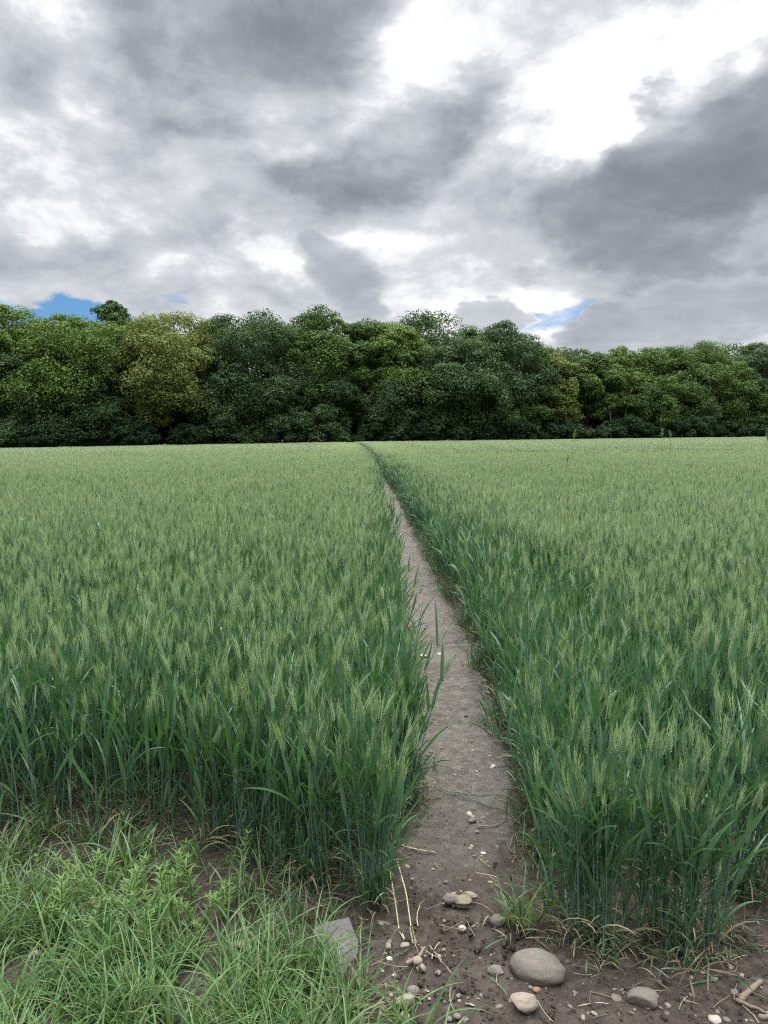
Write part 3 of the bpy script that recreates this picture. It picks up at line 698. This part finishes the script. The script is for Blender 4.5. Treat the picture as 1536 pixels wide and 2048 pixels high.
# deeper trees of the wood, seen only as dark fill between the others
r2 = np.random.default_rng(5)
fill = tree(-60, 98, 12.5, 9, .0, 'dark', 'dark tree deep in the wood seen only between the front trees', n=7000, card=.3, group='trees deep in the wood')
first = True
for px, back in [(p, 17) for p in np.linspace(-60, 1600, 26)]+[(p, 27) for p in np.linspace(-30, 1570, 25)]+[(666, 12), (690, 13), (678, 20), (325, 9), (362, 11), (345, 16), (338, 22)]+[(p, 8) for p in np.linspace(-40, 1580, 24) if not 655 < p < 700]:
    x0 = (px-768)/FPX*105; y0 = wood_y(x0)+back+r2.uniform(-1, 4); x0 = (px-768)/FPX*y0
    o = fill if first else copy_tree(fill); first = False
    s = r2.uniform(.8, .95)*(1.0 if px < 1050 else .8)*(1 if back > 10 else .72); o.location = (x0, y0, float(slope(np.float64(x0), y0))); o.scale = (s*1.1, s*1.1, s); o.rotation_euler = (0, 0, r2.uniform(0, 6.28))
# slim pale and dark stems at the edge
for px, lean, bark, lab in [(500, .01, M_BARK, 'thin straight dark tree stem below the wide dark oak'), (1116, .02, M_BIRCH, 'pale slim tree stem left of the two leaning ones'),
                            (1220, -.02, M_BIRCH, 'pale slim upright tree stem in the right part of the wood'), (1248, -.08, M_BIRCH, 'pale slim leaning tree stem in the right part of the wood')]:
    x, y = (px-768)/FPX*100, 0; y = wood_y(x)-.9; x = (px-768)/FPX*y
    o = empty('slim_tree', (x, y, float(slope(np.float64(x), y))), label=lab, cat='tree'); mb = MB(); t = np.linspace(0, 1, 8)
    tube(mb, np.stack([lean*-6*t+.1*np.sin(5*t), .1*np.cos(4*t)+1.6*t, 6.5*t-.2], -1), np.linspace(.10, .04, 8), 7); link('trunk', mb.mesh('trunk', [bark], True), o)
    cm, _ = crown_mesh('crown', 7, 3, .62, np.random.default_rng(px), 2500, .17, TM['mid'], nl=14); c = link('crown', cm, o); c.location = (lean*-6, 1.8, 0)
# shrubs along the foot of the wood
sh = []
for k in range(4):
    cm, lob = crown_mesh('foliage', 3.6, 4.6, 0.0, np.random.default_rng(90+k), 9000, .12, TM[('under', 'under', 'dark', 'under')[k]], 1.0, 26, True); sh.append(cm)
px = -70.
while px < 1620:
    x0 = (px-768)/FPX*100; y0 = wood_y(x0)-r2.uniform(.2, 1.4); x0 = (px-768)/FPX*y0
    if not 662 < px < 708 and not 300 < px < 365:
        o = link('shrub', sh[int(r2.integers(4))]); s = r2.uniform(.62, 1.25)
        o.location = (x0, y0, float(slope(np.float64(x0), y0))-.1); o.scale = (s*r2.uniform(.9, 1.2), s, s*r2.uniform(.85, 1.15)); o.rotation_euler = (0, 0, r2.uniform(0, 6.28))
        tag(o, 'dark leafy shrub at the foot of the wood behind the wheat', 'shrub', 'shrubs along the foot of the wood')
    px += r2.uniform(22, 36)

# ------------------------------------------------------------------ stones
def ico(sub):
    bm = bmesh.new(); bmesh.ops.create_icosphere(bm, subdivisions=sub, radius=1); v = np.array([w.co[:] for w in bm.verts]); f = np.array([[w.index for w in q.verts] for q in bm.faces]); bm.free(); return v, f
IV, IF = ico(4); JV, JF = ico(3)
def stone_mesh(name, seed, rough, mat, flat=.65, cuts=0, near_=False):
    r = np.random.default_rng(seed); V = (IV if near_ else JV).copy(); F = IF if near_ else JF
    for _ in range(cuts):                               # broken faces
        d = r.normal(0, 1, 3); d /= np.linalg.norm(d); h = r.uniform(.45, .8); k = V@d; V -= np.maximum(0, k-h)[:, None]*d*.92
    n = fbm(V[:, 0]*1.3+seed, V[:, 1]*1.3+V[:, 2]*1.7, 4, seed)*rough+fbm(V[:, 2]*6+seed, V[:, 1]*6-V[:, 0]*5, 3, seed+4)*rough*.25
    V *= (1+n)[:, None]; V[:, 2] *= flat; mb = MB(); mb.add(V, F); return mb.mesh(name, [mat], True)
def place_stone(px, py, wpx, asp, flat, mat, label, seed, rough=.35, cuts=0, rz=0., sink=.25, name='stone', cat='stone', tilt=0.):
    x, y = ground(px, py); dep = math.hypot(y, CAM_H); half = wpx/FPX*dep/2
    o = link(name, stone_mesh(name, seed, rough, mat, 1.0, cuts, wpx > 25)); o.scale = (half, half*asp, half*flat)
    o.location = (x, y, float(surf(x, y))+half*flat*(1-2*sink)); o.rotation_euler = (tilt, 0, R(rz)); return tag(o, label, cat)
place_stone(1073, 1947, 96, .66, .56, S_GREY, 'large smooth oval grey brown cobble beside the front wheat tuft', 3, .26, rz=-16, sink=.32)
place_stone(1045, 2025, 52, .8, .62, S_TAN, 'pale tan three-cornered stone in front of the oval cobble', 8, .3, 5, rz=20, sink=.2)
place_stone(1287, 2006, 56, .7, .62, S_GREY, 'grey stone half buried in soil below the right wheat tufts', 5, .25, 2, sink=.3)
place_stone(902, 1802, 32, .75, .62, S_GREY, 'rounded brown stone touching the mossy stone in the middle of the path', 12, .25, sink=.2)
place_stone(926, 1808, 31, .8, .6, S_MOSS, 'rough greenish mossy stone in the middle of the path', 14, .42, 3, sink=.25)
place_stone(938, 1793, 32, .4, .4, S_TAN, 'thin flat brown stone behind the mossy stone on the path', 15, .3, 1, rz=-8)
place_stone(810, 2014, 34, .8, .8, S_TAN, 'rounded buff pebble, the largest at the edge of the bottom grass', 16, .2, 1, sink=.15)
place_stone(826, 1988, 23, .8, .7, S_GREY, 'smooth grey brown pebble just behind the rounded buff pebble', 17, .14)
place_stone(992, 1946, 29, .7, .6, S_GREY, 'pointed grey stone left of the oval cobble', 18, .3, 4)
place_stone(995, 1845, 28, .8, .8, S_GREY, 'round grey stone tucked in the low grass tuft beside the path', 19, .16)
place_stone(924, 1860, 15, .9, .8, S_PALE, 'small yellowish pebble standing on the path below the mossy stone', 20, .15)
place_stone(834, 1924, 20, .8, .7, S_TAN, 'pinkish brown pebble next to the crooked twigs', 21, .2)
place_stone(1073, 1982, 15, .8, .6, S_RUST, 'small rusty orange stone between the cobble and the tan stone', 22, .3, 2)
place_stone(780, 1922, 13, .7, .3, S_WHITE, 'bright white chip of stone right of the flat slab', 23, .2, 4, sink=.1)
place_stone(788, 1953, 7, .7, .4, S_WHITE, 'tiny white chip of stone below the larger white chip', 24, .2, 4, sink=.1)
place_stone(967, 1699, 11, .6, .3, S_WHITE, 'bright white chip of stone lying alone on the path', 25, .2, 4, sink=.1)
place_stone(196, 1822, 62, .6, .5, S_RUST, 'orange brown broken brick piece lying in the weedy grass', 26, .3, 5)
place_stone(150, 1822, 40, .8, .6, S_TAN, 'tan stone beside the orange brown brick piece', 27, .3, 2)
place_stone(98, 1895, 34, .7, .6, S_RUST, 'dark red brown stone in the grass near the left side of the photo', 28, .4, 3)
place_stone(72, 1900, 16, .8, .6, S_PALE, 'pale pebble left of the dark red brown stone in the grass', 29, .2)
place_stone(492, 1892, 34, .7, .4, S_TAN, 'flat pale brown stone in the grass left of the slab', 30, .25, 3)
place_stone(846, 1312, 15, .8, .45, S_PALE, 'pale flat pebble, first of the pair far up the path', 31, .2)
place_stone(880, 1308, 14, .8, .45, S_PALE, 'pale flat pebble, second of the pair far up the path', 32, .2)
place_stone(1010, 1498, 18, .7, .4, S_PALE, 'pale flake of stone at the wheat edge halfway up the path', 33, .2, 3)
# the flat slab, a broken paving piece lying tilted in the soil
def slab():
    x, y = ground(672, 1905); bm = bmesh.new(); pts = [(-.52, .40), (-.2, .55), (.32, .60), (.42, .3), (.52, .08), (.50, -.18), (.10, -.62), (-.08, -.58), (-.26, -.2)]
    lo = [bm.verts.new((a*1.03, b*1.03, -.30)) for a, b in pts]; hi = [bm.verts.new((a, b, 0)) for a, b in pts]; n = len(pts)
    bm.faces.new(hi); bm.faces.new(lo[::-1])
    for i in range(n): bm.faces.new((lo[i], lo[(i+1) % n], hi[(i+1) % n], hi[i]))
    bmesh.ops.bevel(bm, geom=[e for e in bm.edges], offset=.014, segments=1, affect='EDGES')
    bmesh.ops.triangulate(bm, faces=bm.faces[:]); bmesh.ops.subdivide_edges(bm, edges=bm.edges[:], cuts=3, use_grid_fill=True)
    for v in bm.verts:
        c = v.co; v.co += v.normal*float(fbm(np.array([c.x*5+1]), np.array([c.y*5+c.z*3]), 4, 6)[0])*.05
    me = bpy.data.meshes.new('slab'); bm.to_mesh(me); bm.free(); me.materials.append(S_SLAB)
    o = link('stone_slab', me); o.scale = (.13, .165, .13); o.location = (x, y, float(surf(x, y))+.036); o.rotation_euler = (R(14), R(-3), R(4))
    tag(o, 'flat purplish grey broken stone slab lying between the grass and the path', 'stone')
slab()
# pebbles: eight shapes
pm = [S_GREY, S_TAN, S_PALE, S_TAN, S_GREY, S_DARK, S_RUST, S_TAN, S_PALE, S_GREY]
PB = [stone_mesh('pebble', 200+k, .35, pm[k], .62, k % 3) for k in range(10)]
def pebble(x, y, half, g, lab):
    k = int(rng.choice(10, p=[.20, .16, .03, .12, .18, .12, .04, .08, .01, .06])); o = link('pebble', PB[k]); a = rng.uniform(.65, 1.1)
    o.scale = (half, half*a, half*rng.uniform(.6, 1)); o.rotation_euler = (rng.normal(0, .2), rng.normal(0, .2), rng.uniform(0, 6.28))
    o.location = (x, y, float(surf(x, y))+half*.12); tag(o, lab, 'pebble', g)
n = 0
while n < 115:                                          # open soil in front
    px, py = rng.uniform(690, 1536), 2046-abs(rng.normal(0, 100))
    if py < 1770 or (px > 1085 and py < 1915) or px < 740-(py-1900)*.3: continue
    x, y = ground(px, py); pebble(x, y, min(.016, .0035+rng.exponential(.0034)), 'pebbles in the open soil before the wheat', 'small pebble half sunk in the dark open soil before the wheat'); n += 1
n = 0
while n < 150:                                          # up the path
    py = 1150+640*rng.random()**.8; x, y = ground(768, py); x = rng.uniform(xl(y)+.03, xr(y)-.03)
    pebble(x, y, min(.018, .0045+rng.exponential(.0035)), 'pebbles trodden into the path', 'small pebble trodden into the path between the wheat'); n += 1
# crumbs of soil and grit that nobody could count
cm_ = [stone_mesh('crumb', 300+k, .7, (M_SOIL, M_SOIL, M_PATH, S_TAN)[k], .7, 1) for k in range(4)]
P, Rr, Sc, Ix = [], [], [], []
for _ in range(15000):
    y = 1.5+abs(rng.normal(0, 1.5)); x = rng.uniform(-y*.55-.2, y*.55+.2)
    on = xl(y)+.02 < x < xr(y)-.02 and y > 2.35
    if on and rng.random() < .45: continue
    s = min(.013, .002+rng.exponential(.0025))*(.5 if on else 1.0); P.append((x, y, 0)); Rr.append(rng.uniform(0, 6.28, 3)); Sc.append((s, s, s*.8)); Ix.append((rng.choice(4, p=[.12, .08, .68, .12]) if on else rng.choice(4, p=[.5, .33, .12, .05])))
P = np.array(P); P[:, 2] = surf(P[:, 0], P[:, 1])
scatter('soil_crumbs', cm_, P, Rr, Sc, Ix, label='loose crumbs of dark soil scattered over the bare ground', cat='soil')

# ------------------------------------------------------------------ straw, twigs and stalks lying about
def stick(name, pts_px, r0, r1, mat, label, cat, group=None, lift=.006, wob=.0, sides=6, part=None):
    g = np.array([ground(*p) for p in pts_px]); n = max(8, 5*len(g)); t = np.linspace(0, len(g)-1, n)
    xy = np.stack([np.interp(t, np.arange(len(g)), g[:, j]) for j in (0, 1)], -1)
    xy += np.stack([fbm(t*1.6, t*0+1, 2, len(label)), fbm(t*1.6, t*0+7, 2, len(label)+3)], -1)*wob*.5
    c = xy.mean(0); z = surf(xy[:, 0], xy[:, 1]); z0 = float(z.max())
    mb = MB(); P3 = np.stack([xy[:, 0]-c[0], xy[:, 1]-c[1], z*.6+z0*.4-z0+lift], -1); tube(mb, P3, np.linspace(r0, r1, n)*(1+.5*fbm(t*2.5, t*0+5, 2, 3))*np.clip(np.minimum(t, t[-1]-t)*6+.35, 0, 1), sides)
    o = link(name, mb.mesh(name, [mat], True)); o.location = (c[0], c[1], z0); return tag(o, label, cat, group), P3[-1], P3[-1]-P3[-2]
stick('twig', [(812, 1935), (838, 1918), (850, 1897)], .0065, .004, M_TWIG, 'short thick crooked brown twig on the soil right of the slab', 'twig', wob=.01)
stick('twig', [(858, 1893), (880, 1925), (905, 1952)], .0035, .002, M_TWIG, 'thin split brown twig lying right of the thick crooked one', 'twig', wob=.012)
stick('twig', [(770, 1690), (830, 1700), (872, 1708)], .004, .002, M_STRAW, 'dry straw stick lying at the left edge of the path above the broken stalks', 'twig', wob=.01)
stick('twig', [(1480, 2000), (1500, 1980), (1524, 1962)], .010, .007, M_TWIG, 'thick piece of bark-covered stick in the bottom right corner', 'twig', wob=.008)
stick('twig', [(1470, 2000), (1500, 2016), (1536, 2030)], .006, .004, M_TWIG, 'long grey stick in the soil of the bottom right corner', 'twig', wob=.008)
stick('twig', [(950, 1652), (990, 1650), (1010, 1640)], .003, .0015, M_TWIG, 'small dark twig lying on the path past the white chip', 'twig', wob=.01)
stick('wheat_stalk', [(868, 1573), (940, 1600), (1010, 1622), (1050, 1650)], .0025, .0018, M_STEM, 'long green wheat stalk lying right across the path', 'wheat stalk', wob=.02)
stick('wheat_stalk', [(905, 1583), (960, 1590), (1030, 1592)], .002, .0015, M_STEM, 'shorter green stalk lying across the path behind the long one', 'wheat stalk', wob=.02)
def broken_stalk(pts, label, ear):
    g = np.array([ground(*p) for p in pts]); c = g.mean(0); z0 = float(surf(*c)); n = 10; t = np.linspace(0, len(g)-1, n)
    xy = np.stack([np.interp(t, np.arange(len(g)), g[:, j]) for j in (0, 1)], -1)-c
    P3 = np.column_stack([xy, np.linspace(.07, .008, n)]); o = empty('broken_wheat_stalk', (c[0], c[1], z0), label=label, cat='wheat stalk')
    mb = MB(); tube(mb, P3, np.linspace(.0032, .0022, n), 6); link('stem', mb.mesh('stem', [M_PALESTRAW], True), o)
    if ear:
        e = MB(); ax = P3[-1]-P3[-2]; ax[2] = .0; ear_geo(e, P3[-1], ax, 0., .085, 0, .6, .03); e.m = [np.zeros_like(a) for a in e.m]; link('ear', e.mesh('ear', [M_PALESTRAW]), o)
    else:
        l = MB(); blade(l, P3[-1], -1.3, .07, .009, 1.4, 1.7, 5); link('leaf', l.mesh('leaf', [M_PALESTRAW]), o)
broken_stalk([(795, 1755), (812, 1800), (822, 1850)], 'pale bent wheat stalk with its ear resting on the soil', True)
broken_stalk([(778, 1765), (790, 1810), (798, 1850)], 'pale bent wheat stalk without ear beside the one with an ear', False)
SB = []
for k in range(6):
    mb = MB(); t = np.linspace(-.5, .5, 6); b = rng.uniform(-.18, .18); tube(mb, np.stack([t, b*(t*t-.25)*2, .02+.03*rng.random()*np.sin(t*5)], -1), np.full(6, .013+.012*rng.random()), 5); SB.append(mb.mesh('straw', [M_STRAW if k < 3 else M_TWIG if k < 5 else M_STEM], True))
n = 0
while n < 90:
    px, py = rng.uniform(720, 1536), rng.uniform(1330, 2040)
    if px > 1090 and py < 1880: continue
    x, y = ground(px, py)
    if py < 1850 and not xl(y)-.02 < x < xr(y)+.02: continue
    o = link('straw', SB[int(rng.integers(6))]); L_ = rng.uniform(.025, .10); o.scale = (L_, L_, min(L_, .06)); o.location = (x, y, float(surf(x, y))+.004); o.rotation_euler = (0, rng.normal(0, .07), rng.uniform(0, 6.28))
    tag(o, 'short bit of straw or root lying loose on the soil', 'straw', 'bits of straw on the soil'); n += 1
# straw litter under the wheat: uncountable
lit = []
for k in range(5):
    mb = MB()
    for _ in range(12):
        a = rng.uniform(0, 6.28); blade(mb, (rng.normal(0, .05), rng.normal(0, .05), rng.uniform(.003, .03)), a, rng.uniform(.05, .15), rng.uniform(.003, .008), rng.uniform(.9, 1.5), rng.uniform(1.5, 2.2), 4, 3 if rng.random() < .75 else 1, rng.random(), .3, rng.uniform(-2, 2))
    lit.append(mb.mesh('litter', [M_STEM, M_LEAF, M_EAR, M_LITTER]))
P, Rr, Sc, Ix = [], [], [], []
def lit_put(x, y): P.append((x, y, 0)); Rr.append((0, 0, rng.uniform(0, 6.28))); s = rng.uniform(.5, 1.05); Sc.append((s, s, s)); Ix.append(rng.integers(5))
for _ in range(1700):
    y = rng.uniform(2.0, 6.5); x = rng.uniform(-y*.55, y*.55); l, r = xl(y), xr(y); left = x < (l+r)/2
    d = (l-x) if left else (x-r); df = y-front(x, left)
    if d < -.02 or df < -.22: continue
    if d > .35 and df > .6 and rng.random() < .7: continue
    if df < 0 and rng.random() < .4: continue
    lit_put(x, y)
P = np.array(P); P[:, 2] = surf(P[:, 0], P[:, 1])
scatter('straw_litter', lit, P, Rr, Sc, Ix, label='dry fallen wheat leaves littering the soil at the foot of the crop', cat='straw')

# low trampled shoots along both sides of the path
def low_shoots(n):
    mb = MB()
    for _ in range(n):
        blade(mb, (rng.normal(0, .035), rng.normal(0, .035), -.003), rng.uniform(0, 6.28), rng.uniform(.06, .26), rng.uniform(.004, .009), rng.uniform(.1, .8), rng.uniform(.6, 2.2), 5, int(rng.choice([1, 3, 1])), rng.random(), .3, rng.uniform(-1.5, 1.5))
    return mb.mesh('shoots', [M_STEM, M_LEAF, M_EAR, M_LITTER])
shoots = [low_shoots(int(rng.integers(9, 20))) for _ in range(8)]
P, Rr, Sc, Ix = [], [], [], []
for y in np.arange(2.5, 22, .05):
    for sg in (-1, 1):
        if fbm(np.float64(y*2.2), np.float64(3.+sg), 3, 61) < -.06: continue
        e = float(xl(y) if sg < 0 else xr(y)); P.append((e+sg*rng.uniform(-.03, .10), y+rng.uniform(-.03, .03), 0)); Rr.append((0, 0, rng.uniform(0, 6.28))); q = rng.uniform(.55, 1.15); Sc.append((q, q, q)); Ix.append(rng.integers(8))
P = np.array(P); P[:, 2] = surf(P[:, 0], P[:, 1])
scatter('trampled_shoots', shoots, P, Rr, Sc, Ix, label='low trampled wheat shoots and dead leaves along both sides of the path', cat='crop')

# ------------------------------------------------------------------ grass and weeds
def grass_clump(n, rad, lo, hi, w, droop=1.0):
    mb = MB()
    for _ in range(n):
        a = rng.uniform(0, 6.28); q = rad*math.sqrt(rng.random()); b = rng.uniform(0, 6.28)
        blade(mb, (q*math.cos(b), q*math.sin(b), -.005), a, rng.uniform(lo, hi), w*rng.uniform(.6, 1.4), rng.uniform(.05, .6), rng.uniform(.7, 2.2)*droop, 7, 0 if rng.random() < .965 else 1, rng.random(), .3, rng.uniform(-1.2, 1.2))
    return mb
GR = [grass_clump(int(rng.integers(10, 18)), .05, .06, .25, (.0044, .0056, .0082)[_ % 3]).mesh('grass_clump', [M_GRASS, M_DRY]) for _ in range(9)]
P, Rr, Sc, Ix = [], [], [], []
EB = np.array([[-400, 1775], [0, 1780], [200, 1795], [420, 1830], [560, 1872], [625, 1925], [670, 1990], [700, 2048], [710, 2300]])
st = .036
for y in np.arange(1.35, 3.2, st):
    for x in np.arange(-2.6, .15, st):
        gx_, gy_ = x+rng.uniform(-.5, .5)*st, y+rng.uniform(-.5, .5)*st
        # edge of the grass: a line on the ground
        ey = np.interp(gx_, EGX, EGY) if 'EGX' in globals() else None
        if ey is None:
            eg = np.array([ground(*p) for p in EB]); o_ = np.argsort(eg[:, 0]); EGX, EGY = eg[o_, 0], eg[o_, 1]; ey = np.interp(gx_, EGX, EGY)
        d = ey-gy_+.10*fbm(gx_*5, gy_*5, 3, 41)*2
        if d < -.45 or rng.random() > .05+.10*sstep(d, -.45, -.05)+.70*sstep(d, 0, .40): continue
        if fbm(gx_*4, gy_*4, 3, 55) < -.15: continue
        s = rng.uniform(.55, 1.15); P.append((gx_, gy_, 0)); Rr.append((rng.normal(0, .12), rng.normal(0, .12), rng.uniform(0, 6.28))); Sc.append((s, s, s)); Ix.append(rng.integers(9))
P = np.array(P); P[:, 2] = surf(P[:, 0], P[:, 1])
print('grass', len(P))
scatter('grass', GR, P, Rr, Sc, Ix, label='rough green grass growing on the verge before the wheat', cat='grass')
# single tufts at the edges of the path and crop
def tuft(px, py, n, rad, lo, hi, w, mats, label, droop=1.0, group=None):
    x, y = ground(px, py); o = empty('grass_tuft', (x, y, float(surf(x, y))), label=label, cat='grass tuft', group=group)
    link('blades', grass_clump(n, rad, lo, hi, w, droop).mesh('blades', mats), o)
    mb = MB()
    for _ in range(int(n*.7)): blade(mb, (rng.normal(0, rad*.8), rng.normal(0, rad*.6), .002), rng.uniform(0, 6.28), rng.uniform(.05, .13), .005, .8, rng.uniform(1.6, 2.4), 5, 0, rng.random(), .3, rng.uniform(-2, 2))
    link('dry_blades', mb.mesh('dry_blades', [M_DRY]), o)
GM = [M_GRASS, M_DRY]; LM = [M_LEAF, M_DRY]
tuft(1035, 1850, 46, .055, .08, .24, .006, GM, 'low pale grass tuft with dry blades beside the path behind the cobble')
tuft(1000, 1445, 60, .09, .10, .28, .008, LM, 'trampled dark tuft bulging into the path, the nearer of two')
tuft(965, 1335, 60, .10, .10, .30, .008, LM, 'trampled dark tuft bulging into the path, the farther of two')
tuft(800, 1578, 46, .07, .10, .30, .008, LM, 'trampled tuft at the left edge where the long stalk crosses the path')
tuft(745, 1805, 36, .045, .08, .22, .006, LM, 'small leafy tuft at the foot of the wheat just behind the slab')
tuft(1215, 1905, 40, .06, .06, .17, .006, LM, 'low tuft with dry hanging blades at the foot of wheat right of the cobble')
tuft(1370, 1915, 40, .06, .06, .17, .006, LM, 'low tuft at the foot of wheat above the half buried stone')
tuft(1500, 1800, 34, .06, .08, .2, .006, LM, 'yellowish tuft at the foot of wheat by the right side of the photo')
tuft(700, 2010, 40, .06, .12, .28, .004, GM, 'fine arching grass tuft below the slab spreading onto the soil', 1.2)
tuft(620, 1950, 44, .07, .14, .30, .0055, GM, 'long arching grass tuft left of the slab', 1.2)
def weed_parts(H):
    st_, lf = MB(), MB(); n = 11; t = np.linspace(0, 1, n); b = rng.normal(0, .06, 2); P3 = np.stack([b[0]*t**2, b[1]*t**2, H*t], -1); tube(st_, P3, np.linspace(.0022, .001, n), 5)
    for i in range(1, n):
        for k in range(4): blade(lf, P3[i], i*.9+k*1.571, H*.24*(1-.45*t[i])*rng.uniform(.8, 1.2), .0075*(1.1-.4*t[i]), .9, 1.35, 4, 0, rng.random(), .2)
    return st_, lf
WD = []
for k in range(3):
    o = empty('weed', (0, 0, 0)); a, b = weed_parts((.15, .19, .12)[k]); link('stem', a.mesh('stem', [M_WEED]), o); link('leaves', b.mesh('leaves', [M_WEED]), o); WD.append(o)
for i in range(42):
    px, py = rng.normal(270, 120), rng.normal(1835, 50)
    if not (20 < px < 560 and 1750 < py < 1960): px, py = 300+rng.uniform(-60, 60), 1800+rng.uniform(-25, 60)
    x, y = ground(px, py); o = WD[i] if i < 3 else copy_tree(WD[int(rng.integers(3))]); o.location = (x, y, float(surf(x, y))-.004); s = rng.uniform(.7, 1.15); o.scale = (s, s, s); o.rotation_euler = (rng.normal(0, .12), rng.normal(0, .12), rng.uniform(0, 6.28))
    tag(o, 'light green weed with whorls of narrow leaves standing in the rough grass', 'weed', 'weeds in the rough grass')
# tall grasses that overtop the wheat
for px, top, D, lab in [(1143, 866, 24, 'tall bent grass head rising above the wheat skyline right of the middle'), (1322, 862, 26, 'tall upright grass plume rising above the wheat skyline'),
                        (1340, 868, 27, 'thin grass stem just right of the upright plume'), (1528, 866, 20, 'tall pale grass at the right side of the photo above the wheat'), (1128, 912, 16, 'pale hooked grass stem below the bent grass head')]:
    x = (px-768)/FPX*D; zt = CAM_H+(872-top)/FPX*D; z0 = float(slope(np.float64(x), D)); o = empty('tall_grass', (x, D, z0), label=lab, cat='grass'); n = 10; t = np.linspace(0, 1, n); H = zt-z0
    lean = rng.uniform(-.08, .12); mb = MB(); P3 = np.stack([lean*t**3, 0*t, H*t-.01*t**6], -1); tube(mb, P3, np.linspace(.006, .004, n), 5); link('stem', mb.mesh('stem', [M_STEM], True), o)
    mb = MB()
    for k in range(22):
        u = rng.uniform(.84, 1.0); q = np.array([np.interp(u, t, P3[:, j]) for j in range(3)]); blade(mb, q, rng.uniform(0, 6.28), rng.uniform(.3, .7)*(1.25-u), .012, .2, 1.0, 3, 0, rng.random(), .3, flat=True)
    link('seed_head', mb.mesh('seed_head', [M_GRASS]), o)
